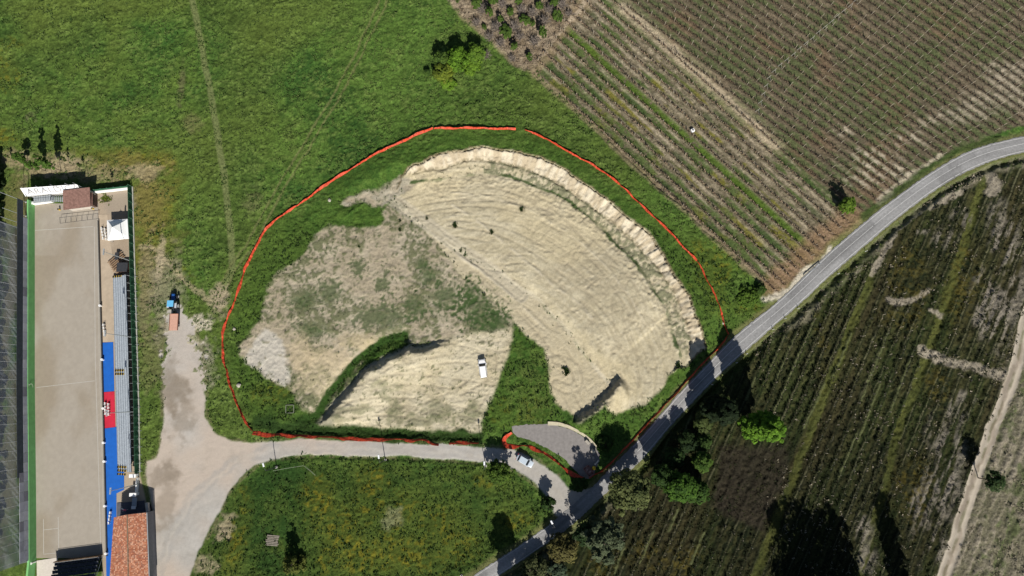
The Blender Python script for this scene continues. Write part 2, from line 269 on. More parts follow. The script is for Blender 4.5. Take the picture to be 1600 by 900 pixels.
paint(strip * ss(.40, .56, n05 * .5 + n1 * .5) * .8 * (a_cr / a_cr.max() > .22), (.105, .115, .062))
paint(ss(.50, .2, np.abs(d_gr) + (n1 - .5) * .8) * .92 * (ss(.25, .45, fbm(X, Y, 6, 2, 47))), (.030, .062, .014))
gst = PL(GSTRIP); d_gs = ldist(gst, WX * .5 + X * .5, WY * .5 + Y * .5, reach=14)
paint(ss(1.25, .6, np.abs(d_gs) + (n1 - .5) * .8) * ss(.2, .4, n1 * .5 + n05 * .5 + .1), (.028, .062, .012)); Z -= ss(2.6, .5, np.abs(d_gs)) * .8
# raised lower platform: north-west edge falls steeply to the green strip
Z += ss(.3, 2.6, -d_gs if (d_gs[0, 0] > 0) else -d_gs) * 0
Z += lowm * ss(0.1, 2.2, -s_low) * ss(13.9, 6, np.abs(d_gs)) * 2.2
paint(lowm * ss(2.8, 1.2, np.abs(d_gs - np.sign(d_gs) * 2.4)) * ss(3.2, 1.0, -s_low) * .55, (.20, .19, .155))  # shade of the north-west bank painted into the earth colour
for ln_, wd_, am_ in ((STEP_L, .55, .0), ([(707,320),(755,352),(787,380),(820,407),(860,442),(880,456),(907,477),(925,497)], .5, .55), ([(625,325),(668,360),(715,398),(745,420)], .45, .5), ([(700,300),(760,306),(830,330),(890,365),(940,410),(980,460),(1010,510)], .4, .35), ([(690,375),(740,415),(800,462),(850,510)], .45, .4)):
    dl_ = np.abs(ldist(PL(ln_, .2), X + (WX - X) * .3, Y + (WY - Y) * .3)); k_ = ss(wd_, wd_ * .3, dl_) * sand * ss(.25, .55, fbm(X, Y, 2.5, 2, 74)); paint(k_ * am_, (.50, .45, .34)); Z += k_ * .16 * (am_ > 0)
pth = np.abs(ldist(PL([(608,308),(660,345),(720,390),(770,425),(815,462)]), X + (WX - X) * .2, Y + (WY - Y) * .2)); k_ = ss(2.0, 1.6, pth) * np.maximum(sand, mixm); paint(k_ * .5, (.40, .365, .285)); k2_ = ss(.35, .1, np.abs(pth - 1.0)) * k_; Z = Z - k2_ * .10; paint(k2_ * .35, (.30, .265, .20))
# step faces: sunlit edge painted pale, terrace side painted darker
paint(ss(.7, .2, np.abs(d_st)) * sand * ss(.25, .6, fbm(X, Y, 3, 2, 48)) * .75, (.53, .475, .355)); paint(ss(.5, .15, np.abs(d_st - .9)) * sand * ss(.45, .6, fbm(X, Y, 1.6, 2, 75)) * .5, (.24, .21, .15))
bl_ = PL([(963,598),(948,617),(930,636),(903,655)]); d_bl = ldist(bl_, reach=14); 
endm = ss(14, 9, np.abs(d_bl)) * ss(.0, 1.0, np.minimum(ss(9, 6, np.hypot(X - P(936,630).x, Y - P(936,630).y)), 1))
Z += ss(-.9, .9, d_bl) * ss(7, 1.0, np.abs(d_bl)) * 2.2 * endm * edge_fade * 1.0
paint(ss(1.6, .6, np.abs(d_bl)) * endm * .6, mixc((.20, .18, .14), (.33, .29, .21), n05)); Z += ss(2.2, .6, np.abs(d_bl)) * endm * ((n05 - .5) * .9 + (n1 - .5) * .6)  # bank face painted darker for its shade, then roughened
# steep spot at the south-east end of the step
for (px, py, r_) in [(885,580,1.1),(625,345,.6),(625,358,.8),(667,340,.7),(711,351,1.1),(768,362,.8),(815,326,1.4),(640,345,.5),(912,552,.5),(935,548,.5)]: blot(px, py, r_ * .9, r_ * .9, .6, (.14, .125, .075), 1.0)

# ---- vineyard ground
s_v1 = sdf(PL(V1), WX * .5 + X * .5, WY * .5 + Y * .5); s_v2 = sdf(PL(V2), WX * .5 + X * .5, WY * .5 + Y * .5)
s_scr = sdf(PL(SCRUB), WX, WY)
def rowsys(pa, pb, spacing):
    a = P(*pa); b = P(*pb); d = (b - a).to_2d().normalized(); n = Vector((-d.y, d.x))
    q = (X - a.x) * n.x + (Y - a.y) * n.y; s = (X - a.x) * d.x + (Y - a.y) * d.y
    return a.to_2d(), d, n, q, s, spacing
RS1 = rowsys((832,108), (1195,440), 2.62)
RS2 = rowsys((1130,138), (1340,292), 2.32)
v1m = ss(.4, -.4, s_v1); v2m = ss(.4, -.4, s_v2)
Z *= 1 - .75 * np.maximum(v1m, v2m)
for RS, vm, kind in ((RS1, v1m, 1), (RS2, v2m, 2)):
    a, d, n, q, s, sp = RS
    qq = q + (fbm(s * .3, q, 2.0, 2, 50 + kind) - .5) * .5
    ph = np.abs(((qq / sp) + .5) % 1 - .5) * 2          # 0 on the row, 1 in the middle of the aisle
    idx = np.floor(q / sp)
    per = _hash(idx, idx * 0 + kind, 3); st = fbm(s, q * .8, 6.0, 3, 52 + kind); fine = fbm(s * .7, q * 1.6, .7, 3, 54 + kind)
    if kind == 1:
        c = mixc((.112, .096, .062), (.190, .162, .112), ss(.35, .7, fine))
        gm = ss(.28, .56, ph * .8 + (st - .5) * 1.4 + (per - .5) * .5) * ss(.25, .48, fine)
        c = mixc(c, mixc((.050, .085, .018), (.13, .125, .015), ss(.52, .68, fbm(s * .3, idx * 3., 2.4, 2, 58))), gm * .85)
        c = mixc(c, (.34, .29, .21), ss(.16, .06, np.abs(((qq + .55) / sp + .5) % 1 - .5)) * ss(.44, .68, fbm(s * .35, idx * 5., 3.0, 2, 56) * .6 + fine * .4) * .6)
        c = mixc(c, (.033, .062, .018), ss(.60, .70, fbm(s * .28, idx * 7., 2.0, 2, 57)) * ss(.3, .7, ph) * .55)
        wide = ss(.55, .2, np.abs(q - sp * 5.5) / sp) ; c = mixc(c, (.062, .105, .016), wide * .95 * ss(.2, .4, fine))
    else:
        c = mixc((.090, .076, .050), (.140, .112, .076), ss(.35, .7, fine)); c = mixc(c, (.150, .085, .048), ss(.55, .75, fbm(s, q, 9, 2, 59)) * .35)
        gm = ss(.22, .58, ph * .75 + (st - .5) * 1.3 + (per - .5) * .35) * ss(.22, .5, fine)
        c = mixc(c, mixc((.052, .070, .026), (.082, .100, .042), fine), gm * .9)
        c = mixc(c, (.045, .036, .024), ss(.30, .12, ph) * .5 * ss(.4, .6, fine))
    paint(vm, c)
    Z += vm * ((fine - .5) * .42 + (n05 - .5) * .14 + .10 * np.cos(qq / sp * 2 * np.pi))
q2 = RS2[3]
ppl = np.abs(ldist(PL([(975,8),(985,20),(1120,142),(1190,205),(1215,230)]), WX, WY)); paint(ss(1.5, .5, ppl) * .8, (.37, .31, .22)); paint(ss(3.6, 1.6, ppl) * .35, (.30, .245, .165))
pt = np.abs(ldist(PL([(835,108),(852,80),(880,40),(912,5),(925,-30)]), WX, WY)); paint(ss(3.2, 1.0, pt) * .75, (.20, .15, .095)); paint(ss(1.1, .4, np.abs(ldist(PL([(845,85),(870,52),(900,22),(925,-10)]), WX, WY))) * .7, (.40, .33, .24))
pe = np.abs(ldist(PL([(700,-10),(725,28),(770,62),(800,95),(830,110),(900,172),(960,230),(1000,268),(1060,322),(1130,385),(1195,440)]), X + (WX - X) * .5, Y + (WY - Y) * .5)); paint(ss(1.3, .4, pe) * .65, (.22, .17, .11))
for a in [(1570,125,7,5),(1590,150,9,5),(1535,165,7,4),(1500,180,7,3),(1445,190,4,2.2),(1590,110,6,4),(1425,215,7,3),(1380,245,8,4),(1390,275,8,4),(1355,265,7,4),(1320,205,3,2)]:
    p = P(a[0], a[1]); dd = np.hypot((X - p.x) / a[2], (Y - p.y) / a[3]); qf = RS2[3] / RS2[5]; lines = ss(.30, .12, np.abs((qf + .28 + .5) % 1 - .5) + (n1 - .5) * .2)
    paint(ss(1.3, .2, dd + (n4 - .5) * 1.4) * lines * ss(.35, .6, n1 * .6 + n05 * .4) * .8, (.36, .315, .24)); paint(ss(1.3, .2, dd + (n4 - .5)) * .35, (.165, .145, .105)) if a[0] > 1470 else None
# brown headland by the road, pale verge
hd = np.abs(ldist(PL([(1205,448),(1240,420),(1290,370),(1330,340)]), WX, WY)); paint(ss(4.6, 1.5, hd) * .8, mixc((.16, .10, .055), (.24, .16, .10), n1))
# scrub corner
scm = ss(.8, -.8, s_scr); paint(scm, mixc((.155, .120, .078), (.27, .22, .155), ss(.3, .7, n1 * .6 + n4 * .4))); Z += scm * (n1 - .5) * .4

# ---- lower right fields
s_f = sdf(PL(FIELD), reach=20); s_dk = sdf(PL(DARK), WX, WY, 20)
RS3 = rowsys((1272,497), (1210,640), 2.5)
a3, d3, nn3, q3, t3, sp3 = RS3
fm = ss(.3, -.3, s_f)
fine3 = fbm(t3 * .8, q3 * 1.5, .8, 3, 61); st3 = fbm(t3 * .25, q3, 3.2, 3, 62)
ph3 = np.abs(((q3 / sp3) + .5) % 1 - .5) * 2
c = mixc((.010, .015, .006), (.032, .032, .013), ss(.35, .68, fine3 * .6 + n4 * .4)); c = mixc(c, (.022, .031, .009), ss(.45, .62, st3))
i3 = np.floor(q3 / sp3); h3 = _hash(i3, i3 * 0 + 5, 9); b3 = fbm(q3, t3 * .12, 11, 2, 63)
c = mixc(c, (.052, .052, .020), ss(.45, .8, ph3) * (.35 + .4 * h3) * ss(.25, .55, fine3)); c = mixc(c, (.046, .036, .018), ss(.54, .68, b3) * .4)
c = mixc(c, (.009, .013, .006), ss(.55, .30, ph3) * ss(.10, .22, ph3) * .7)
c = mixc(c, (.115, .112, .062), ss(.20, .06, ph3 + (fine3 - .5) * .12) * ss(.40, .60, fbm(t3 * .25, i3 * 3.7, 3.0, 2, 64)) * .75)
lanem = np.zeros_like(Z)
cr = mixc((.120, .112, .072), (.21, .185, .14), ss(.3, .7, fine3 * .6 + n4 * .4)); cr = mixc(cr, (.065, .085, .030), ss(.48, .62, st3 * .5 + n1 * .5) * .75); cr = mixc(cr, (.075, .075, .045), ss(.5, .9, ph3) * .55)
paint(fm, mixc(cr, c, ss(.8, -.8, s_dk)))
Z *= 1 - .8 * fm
Z += fm * ((fine3 - .5) * .7 + (n05 - .5) * .25 + .12 * np.cos(q3 / sp3 * 2 * np.pi))
def lane_strip(pts, wd, c, amt, rag=.5):
    dd = np.abs(ldist(PL(pts), X + (WX - X) * rag, Y + (WY - Y) * rag)); mm = ss(wd, wd * .5, dd); paint(mm * amt * fm, c); return mm * fm
for pts in ([(1362,432),(1355,450),(1310,563),(1267,672),(1235,760),(1180,905)], [(1545,265),(1537,287),(1485,449),(1447,560),(1405,672),(1380,770),(1355,850),(1345,905)]):
    k = lane_strip(pts, 1.35, mixc((.085, .088, .022), (.044, .056, .016), n1), .88, .6); lanem = np.maximum(lanem, k); Z -= k * .25
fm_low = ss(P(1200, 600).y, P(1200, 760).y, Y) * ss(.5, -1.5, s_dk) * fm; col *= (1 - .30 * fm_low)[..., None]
for pts in ([(1272,497),(1240,570),(1210,640)], [(1225,526),(1204,572)], [(1243,520),(1213,590)], [(1290,598),(1255,668)], [(1385,520),(1345,625)], [(1338,678),(1310,745)], [(1375,600),(1340,690)], [(1180,590),(1165,625)], [(1420,560),(1392,640)], [(1080,880),(1100,830)], [(1060,795),(1045,830)], [(1000,880),(1020,830)], [(960,895),(975,855)], [(1330,520),(1300,590)]):
    k = lane_strip(pts, .40, (.085, .094, .040), .75, .25); lanem = np.maximum(lanem, k); Z += k * .25
for pts, wd in (([(1450,553),(1490,566),(1540,580),(1570,588)],1.6), ([(1440,548),(1450,553),(1465,560)],1.6), ([(1400,472),(1430,470),(1450,455)],1.0), ([(1385,465),(1410,470)],.9), ([(1455,487),(1470,495)],1.2),
                ([(1500,300),(1470,315),(1440,332)],1.3), ([(1440,332),(1420,345),(1395,370),(1375,395),(1362,430)],1.0), ([(1545,268),(1555,285),(1550,300)],1.8)):
    lane_strip(pts, wd, mixc((.23, .20, .155), (.30, .265, .21), n1), .75, 1.0)
for a in [(1475,370,4.5,3),(1500,340,3,3),(1440,362,3,1),(1570,360,5,8),(1580,430,4,12),(1560,500,5,10),(1540,480,4,10),(1500,620,4,2.5),(1495,645,3,3),(1480,700,5,8),(1450,790,6,6),(1470,760,5,5),(1455,850,5,6),(1350,830,2.5,3),(1355,870,2.5,4)]:
    p = P(a[0], a[1]); dd = np.hypot((X - p.x) / a[2], (Y - p.y) / a[3]); paint(ss(1.2, .4, dd + (n4 - .5)) * ss(.44, .62, fine3 * .25 + fbm(t3 * .16, q3 * 1.1, 1.0, 3, 66) * .75) * .7 * fm, (.20, .178, .145))
for a in [(1420,770,5,8),(1430,740,4,6),(1490,480,4,9),(1510,420,4,9),(1405,500,7,3),(1420,430,6,8),(1465,600,4,5),(1285,540,2,12),(940,880,4,4),(1010,870,5,4),(1060,870,5,6),(1320,420,3,3)]:
    p = P(a[0], a[1]); dd = np.hypot((X - p.x) / a[2], (Y - p.y) / a[3]); paint(ss(1.3, .2, dd + (n4 - .5) * 1.4) * ss(.45, .62, n1 * .5 + n05 * .5) * .55 * fm, (.080, .064, .012))
brown = sdf(PL([(1125,690),(1175,700),(1235,690),(1225,760),(1195,830),(1150,815),(1110,790)]), WX, WY); paint(ss(1, -1.5, brown) * .8, mixc((.016, .0135, .010), (.034, .027, .019), n05))
# two-rut farm track
d_t = np.abs(ldist(PL(TRACK), X + (WX - X) * .25, Y + (WY - Y) * .25)); tm = ss(1.75, 1.35, d_t)
paint(tm, mixc((.42, .37, .30), (.34, .30, .24), n1)); paint(ss(.5, .2, d_t) * ss(.3, .6, n1 * .6 + n4 * .4) * .8, (.15, .145, .085)); Z = Z * (1 - tm) - tm * (.12 + .1 * ss(.5, .25, np.abs(d_t - .95)))
paint(ss(.9, .2, np.abs(ldist(PL([(1600,545),(1558,676),(1510,800),(1484,900)]), WX, WY) + .6)) * .4, (.12, .085, .06))
# ditch along the south-east side of the road, verge on the other
dr_s, ar_s = ldist(PL(ROAD_S), reach=14, along=True)
far = np.abs(dr_s) * np.where(s_f < .0, 1, 99)
upr = PL([(1244,480)])[0]
Z -= ss(.2, 1.2, far) * ss(3.0, 1.5, far) * .95 * fm
paint(ss(3.6, 1.6, far) * fm * .6, mixc((.030, .052, .012), (.070, .085, .018), n1))
paint(ss(.9, .2, far) * fm * .5, (.20, .17, .11))
vg = s_road * np.where(s_f < 0, 99, 1)
paint(ss(1.9, .5, vg + (n1 - .5) * 1.6) * .7 * (s_road > 0), mixc((.10, .115, .035), (.19, .155, .085), n1))
pv = np.abs(ldist(PL([(1195,470),(1215,462),(1245,438),(1280,408),(1300,392)]), WX, WY)); paint(ss(1.3, .3, pv) * .85, (.46, .42, .34))
pv = np.abs(ldist(PL([(1370,315),(1395,295),(1440,262),(1470,242)]), WX, WY)); paint(ss(1.2, .3, pv + (n4 - .5) * 2) * .7, (.42, .37, .28))
pv = np.abs(ldist(PL([(1350,338),(1385,310),(1440,270),(1500,230),(1560,212)]), WX, WY)); paint(ss(1.4, .5, pv) * .75, (.030, .050, .014))
Z = Z * ss(.1, 1.6, s_road) - .05 * ss(1.2, .1, s_road)
# ---- gravel lane and yard
s_lane = s_lane + ss(P(0, 640).y, P(0, 560).y, Y) * (X < P(345, 600).x) * (n1 * .45 + n4 * .30 + n05 * .25 - .47) * 13
lm = ss(.28, -.28, s_lane); yx = P(300, 760)
gc = mixc((.345, .325, .295), (.41, .39, .36), ss(.3, .7, n4 * .6 + n12 * .4)); gc = gc * (.92 + .16 * n05[..., None])
pink = ss(50, 20, np.hypot(X - yx.x, Y - yx.y)); gc = mixc(gc, (.42, .355, .295), pink * ss(.25, .6, n12) * .9)
paint(lm, gc)
ctr = np.abs(ldist(PL([(240,905),(262,850),(300,780),(360,722),(430,700),(560,700),(700,706),(780,715),(850,745),(885,790)]), WX, WY)); paint(ss(.9, .2, np.abs(ctr - .9)) * lm * .5 * ss(.3, .6, n4), (.29, .278, .26)); paint(ss(.7, .2, np.abs(ctr)) * lm * .35 * ss(.4, .6, n1), (.40, .37, .32))
paint(lm * ss(.62, .8, fbm(X, Y, 2.4, 3, 71)) * .22, (.26, .23, .19))
for a in [(285,650,3,7),(262,775,3,8),(250,745,5,3),(275,620,3,6),(265,610,2,8)]: blot(*a, .5, (.20, .165, .125), 1.6)
Z = Z * ss(-.2, 1.2, s_lane0) + lm * ((n4 - .5) * .10 + (n05 - .5) * .05 - .05)
paint(ss(.6, .2, np.abs(s_lane0 - .4)) * ss(.45, .6, n1) * .5 * (1 - lm), (.15, .125, .075))
dn = np.abs(ldist(PL([(440,714),(520,712.5),(620,715),(700,718),(752,723)]))); Z -= ss(1.1, .2, dn) * .30 * (1 - lm); 
dn2 = np.abs(ldist(PL([(470,682),(560,684),(640,686),(740,690)]))); Z -= ss(1.6, .4, np.abs(ldist(PL([(440,668),(500,672),(560,674),(640,677),(745,685)])))) * .55; paint(ss(2.2, .8, np.abs(ldist(PL([(400,662),(500,672),(560,674),(640,677),(745,685)]), WX, WY))), (.022, .045, .010))
Z = Z * ss(-.2, 1.0, s_lot) - .04 * ss(.2, -.2, s_lot)
# ---- sports ground apron
s_sp = sdf(PL(SPORT), X, Y); s_ct = sdf(PL(COURT), X, Y)
apron = sdf(PL([(130,305),(205,296),(212,500),(218,740),(230,790),(238,912),(160,912),(150,320)]), X, Y)
am = ss(.3, -.3, apron); paint(am, mixc((.33, .265, .195), (.38, .315, .24), n4)); blot(183, 312, 4, 4, .5, (.27, .235, .19)); blot(190, 385, 3, 4, .4, (.22, .17, .12))
Z = Z * ss(-.1, 1.5, np.minimum(np.minimum(apron, s_ct), s_sp)) - .03 * am
ctm = ss(.1, -.1, s_ct); Z = Z * (1 - ctm) - .06 * ctm

reg[s_scr < 0] = 2
reg[earth > .5] = 1
reg[(v1m > .5) | (v2m > .5)] = 2
reg[fm > .5] = 3
reg[lm > .5] = 4
reg[tm > .5] = 5
reg[am > .5] = 6
def hz(x, y):
    j = min(max((x - gx[0]) / STEP, 0), NX - 1.001); i = min(max((y - gy[0]) / STEP, 0), NY - 1.001)
    return float(Z[int(i), int(j)])
def hzv(xs, ys):
    j = np.clip(((xs - gx[0]) / STEP).astype(int), 0, NX - 1); i = np.clip(((ys - gy[0]) / STEP).astype(int), 0, NY - 1)
    return Z[i, j]
def G(px, py):                                    # the spot on the terrain itself
    p = P(px, py)
    for _ in range(3): p = P(px, py, hz(p.x, p.y))
    return p

# ------------------------------------------------------------------ materials
MATS = {}
def mat(name, c, rough=.7, var=.12, scale=2.0, metal=0.0, bump=0.0, spec=.3, tw=None):
    if name in MATS: return MATS[name]
    m = bpy.data.materials.new(name); m.use_nodes = True; n = m.node_tree; b = n.nodes['Principled BSDF']
    tc = n.nodes.new('ShaderNodeTexCoord'); no = n.nodes.new('ShaderNodeTexNoise'); no.inputs['Scale'].default_value = scale; no.inputs['Detail'].default_value = 5
    n.links.new(tc.outputs['Object'], no.inputs['Vector'])
    rp = n.nodes.new('ShaderNodeValToRGB'); rp.color_ramp.elements[0].position = .3; rp.color_ramp.elements[1].position = .7
    rp.color_ramp.elements[0].color = (*[x * (1 - var) for x in c], 1); rp.color_ramp.elements[1].color = (*[min(1, x * (1 + var)) for x in c], 1)
    n.links.new(no.outputs['Fac'], rp.inputs['Fac']); n.links.new(rp.outputs['Color'], b.inputs['Base Color'])
    b.inputs['Roughness'].default_value = rough; b.inputs['Metallic'].default_value = metal; b.inputs['Specular IOR Level'].default_value = spec
    if bump:
        bp = n.nodes.new('ShaderNodeBump'); bp.inputs['Strength'].default_value = bump; bp.inputs['Distance'].default_value = .05
        n.links.new(no.outputs['Fac'], bp.inputs['Height']); n.links.new(bp.outputs['Normal'], b.inputs['Normal'])
    MATS[name] = m; return m
def mat_attr(name, rough=.95, scale=3.0, amt=.35, bump=.4, trans=0.0, spec=.1):
    m = bpy.data.materials.new(name); m.use_nodes = True; n = m.node_tree; b = n.nodes['Principled BSDF']
    at = n.nodes.new('ShaderNodeAttribute'); at.attribute_name = 'Col'
    tc = n.nodes.new('ShaderNodeTexCoord'); no = n.nodes.new('ShaderNodeTexNoise'); no.inputs['Scale'].default_value = scale; no.inputs['Detail'].default_value = 6; no.inputs['Roughness'].default_value = .65
    n.links.new(tc.outputs['Object'], no.inputs['Vector'])
    mr = n.nodes.new('ShaderNodeMapRange'); mr.inputs['From Min'].default_value = .3; mr.inputs['From Max'].default_value = .7; mr.inputs['To Min'].default_value = 1 - amt; mr.inputs['To Max'].default_value = 1 + amt
    n.links.new(no.outputs['Fac'], mr.inputs['Value'])
    mx = n.nodes.new('ShaderNodeVectorMath'); mx.operation = 'SCALE'
    n.links.new(at.outputs['Color'], mx.inputs[0]); n.links.new(mr.outputs['Result'], mx.inputs['Scale'])
    n.links.new(mx.outputs['Vector'], b.inputs['Base Color'])
    b.inputs['Roughness'].default_value = rough; b.inputs['Specular IOR Level'].default_value = spec
    if bump:
        bp = n.nodes.new('ShaderNodeBump'); bp.inputs['Strength'].default_value = bump; bp.inputs['Distance'].default_value = .12
        n.links.new(no.outputs['Fac'], bp.inputs['Height']); n.links.new(bp.outputs['Normal'], b.inputs['Normal'])
    if trans:
        tr = n.nodes.new('ShaderNodeBsdfTranslucent'); n.links.new(mx.outputs['Vector'], tr.inputs['Color'])
        ms = n.nodes.new('ShaderNodeMixShader'); ms.inputs[0].default_value = trans
        n.links.new(b.outputs[0], ms.inputs[1]); n.links.new(tr.outputs[0], ms.inputs[2]); n.links.new(ms.outputs[0], n.nodes['Material Output'].inputs['Surface'])
    return m
M_GROUND = mat_attr('ground_cover', .97, 2.6, .5, .9)
M_EARTH = mat_attr('earth', .97, 4.0, .20, .6)
M_GRAV = mat_attr('gravel', .97, 5.0, .10, .25)
M_ROAD = mat_attr('asphalt', .9, 2.2, .20, .2)
M_LEAF = mat_attr('foliage', .8, 1.5, .22, 0, .22, .15)
M_DRY = mat_attr('dry_plants', .9, 1.5, .25, 0, 0, .1)

# ------------------------------------------------------------------ mesh helpers
def tag(o, label=None, cat=None, group=None, kind=None):
    if label: o['label'] = label
    if cat: o['category'] = cat
    if group: o['group'] = group
    if kind: o['kind'] = kind
    return o
def np_mesh(name, V, Fq, m, colv=None, parent=None, smooth=False, tri=False):
    me = bpy.data.meshes.new(name); V = np.asarray(V, np.float32); Fq = np.asarray(Fq, np.int32); k = Fq.shape[1]
    me.vertices.add(len(V)); me.vertices.foreach_set('co', V.ravel())
    me.loops.add(Fq.size); me.loops.foreach_set('vertex_index', Fq.ravel())
    me.polygons.add(len(Fq)); me.polygons.foreach_set('loop_start', np.arange(0, Fq.size, k, dtype=np.int32))
    if smooth: me.polygons.foreach_set('use_smooth', np.ones(len(Fq), bool))
    if colv is not None:
        at = me.color_attributes.new('Col', 'FLOAT_COLOR', 'POINT'); cc = np.ones((len(V), 4), np.float32); cc[:, :3] = colv; at.data.foreach_set('color', cc.ravel())
    me.materials.append(m); me.update(); me.validate()
    o = bpy.data.objects.new(name, me); C.objects.link(o)
    if parent: o.parent = parent
    return o
class MB:
    def __init__(s): s.v = []; s.f = []
    def add(s, vs, fs):
        k = len(s.v); s.v += [tuple(x) for x in vs]; s.f += [tuple(i + k for i in f) for f in fs]; return s
    def box(s, c, d, rz=0, rx=0, ry=0, taper=1.0):
        M = Matrix.Translation(c) @ Matrix.Rotation(rz, 4, 'Z') @ Matrix.Rotation(ry, 4, 'Y') @ Matrix.Rotation(rx, 4, 'X')
        x, y, z = d[0] / 2, d[1] / 2, d[2] / 2
        vs = [M @ Vector((sx * x * (taper if sz > 0 else 1), sy * y * (taper if sz > 0 else 1), sz * z)) for sz in (-1, 1) for sx, sy in ((-1, -1), (1, -1), (1, 1), (-1, 1))]
        return s.add(vs, [(3, 2, 1, 0), (4, 5, 6, 7), (0, 1, 5, 4), (1, 2, 6, 5), (2, 3, 7, 6), (3, 0, 4, 7)])
    def tube(s, pts, r, n=6, r2=None, cap=True):
        pts = [Vector(p) for p in pts]; r2 = r if r2 is None else r2; vs = []
        for i, p in enumerate(pts):
            t = (pts[min(i + 1, len(pts) - 1)] - pts[max(i - 1, 0)]).normalized(); a = t.orthogonal().normalized(); b = t.cross(a)
            rad = r + (r2 - r) * i / max(1, len(pts) - 1)
            vs += [p + (a * math.cos(2 * math.pi * k / n) + b * math.sin(2 * math.pi * k / n)) * rad for k in range(n)]
        fs = [(i * n + k, i * n + (k + 1) % n, (i + 1) * n + (k + 1) % n, (i + 1) * n + k) for i in range(len(pts) - 1) for k in range(n)]
        if cap: fs += [tuple(range(n))[::-1], tuple((len(pts) - 1) * n + k for k in range(n))]
        return s.add(vs, fs)
    def prism(s, poly, z0, z1):
        n = len(poly); area = sum(poly[i][0] * poly[(i + 1) % n][1] - poly[(i + 1) % n][0] * poly[i][1] for i in range(n))
        if area < 0: poly = list(poly)[::-1]
        vs = [(p[0], p[1], z0) for p in poly] + [(p[0], p[1], z1) for p in poly]
        return s.add(vs, [tuple(range(n))[::-1], tuple(range(n, 2 * n))] + [(i, (i + 1) % n, n + (i + 1) % n, n + i) for i in range(n)])
    def disc(s, c, r, h, axis='Z', n=16):
        c = Vector(c); d = {'X': Vector((1, 0, 0)), 'Y': Vector((0, 1, 0)), 'Z': Vector((0, 0, 1))}[axis] * h / 2
        return s.tube([c - d, c + d], r, n)
    def build(s, name, m, parent=None, smooth=False, bevel=0, loc=None):
        me = bpy.data.meshes.new(name); me.from_pydata(s.v, [], s.f); me.materials.append(m)
        if smooth:
            for p in me.polygons: p.use_smooth = True
        me.update(); o = bpy.data.objects.new(name, me); C.objects.link(o)
        if parent: o.parent = parent
        if loc is not None: o.location = loc
        if bevel:
            b = o.modifiers.new('bevel', 'BEVEL'); b.width = bevel; b.segments = 2; b.limit_method = 'ANGLE'
        return o
def empty(name, loc=(0, 0, 0), rz=0, label=None, cat=None, group=None):
    o = bpy.data.objects.new(name, None); C.objects.link(o); o.location = loc; o.rotation_euler = (0, 0, rz); o.empty_display_size = .3
    return tag(o, label, cat, group)
def kids(o): return [c for c in C.objects if c.parent == o]
def copy_tree(o, loc=None, rz=None, label=None, parent=None, scale=None):
    c = o.copy(); C.objects.link(c)
    if parent: c.parent = parent
    for ch in [k for k in CHILD.get(o.name, [])]:
        d = ch.copy(); C.objects.link(d); d.parent = c
        for g in CHILD.get(ch.name, []):
            e = g.copy(); C.objects.link(e); e.parent = d
    if loc is not None: c.location = loc
    if rz is not None: c.rotation_euler = (0, 0, rz)
    if scale is not None: c.scale = (scale,) * 3 if not hasattr(scale, '__len__') else scale
    if label: c['label'] = label
    return c
CHILD = {}
def reg_children(root):
    CHILD[root.name] = [o for o in C.objects if o.parent == root]
    for k in CHILD[root.name]: CHILD[k.name] = [o for o in C.objects if o.parent == k]

# ------------------------------------------------------------------ the ground, cut into its kinds
V = np.stack([X, Y, Z], -1).reshape(-1, 3); CV = np.clip(col, .004, .9).reshape(-1, 3)
idx = np.arange(NX * NY).reshape(NY, NX)
quads = np.stack([idx[:-1, :-1], idx[:-1, 1:], idx[1:, 1:], idx[1:, :-1]], -1).reshape(-1, 4)
fr = reg[:-1, :-1].ravel()
for k, nm in enumerate(['meadow', 'bare_earth', 'vineyard_ground', 'field', 'gravel_road', 'dirt_track', 'pavement']):
    q = quads[fr == k]; used, inv = np.unique(q, return_inverse=True)
    o = np_mesh(nm, V[used], inv.reshape(-1, 4), [M_GROUND, M_EARTH, M_GROUND, M_GROUND, M_GRAV, M_GRAV, M_GRAV][k], CV[used], smooth=True); tag(o, kind='structure')
# the wide land beyond, far out to the horizon
x0, x1, y0, y1 = gx[0] + .5, gx[-1] - .5, gy[0] + .5, gy[-1] - .5; B = 3000
vv = [(x0, y0, -.35), (x1, y0, -.35), (x1, y1, -.35), (x0, y1, -.35), (-B, -B, -1), (B, -B, -1), (B, B, -1), (-B, B, -1)]
o = MB().add(vv, [(4, 5, 1, 0), (5, 6, 2, 1), (6, 7, 3, 2), (7, 4, 0, 3)]).build('ground', mat('far_grass', (.055, .085, .02), .95, .4, .03)); tag(o, kind='structure')

# ------------------------------------------------------------------ roads
def resample(pts, step):
    pts = np.asarray(pts); seg = np.hypot(*np.diff(pts, axis=0).T); L = np.concatenate([[0], np.cumsum(seg)]); n = max(2, int(L[-1] / step) + 1); t = np.linspace(0, L[-1], n)
    return np.stack([np.interp(t, L, pts[:, 0]), np.interp(t, L, pts[:, 1])], 1)
def smooth_line(pts, it=2):
    pts = np.asarray(pts, float)
    for _ in range(it):
        q = pts.copy(); q[1:-1] = pts[1:-1] * .5 + (pts[:-2] + pts[2:]) * .25; pts = q
    return pts
N = 420
def evenly(pts, n):
    pts = smooth_line(resample(pts, 2.0), 6); seg = np.hypot(*np.diff(pts, axis=0).T); L = np.concatenate([[0], np.cumsum(seg)]); t = np.linspace(0, L[-1], n)
    return np.stack([np.interp(t, L, pts[:, 0]), np.interp(t, L, pts[:, 1])], 1)
RN = evenly(PL(ROAD_N), N); RSo = evenly(PL(ROAD_S), N)
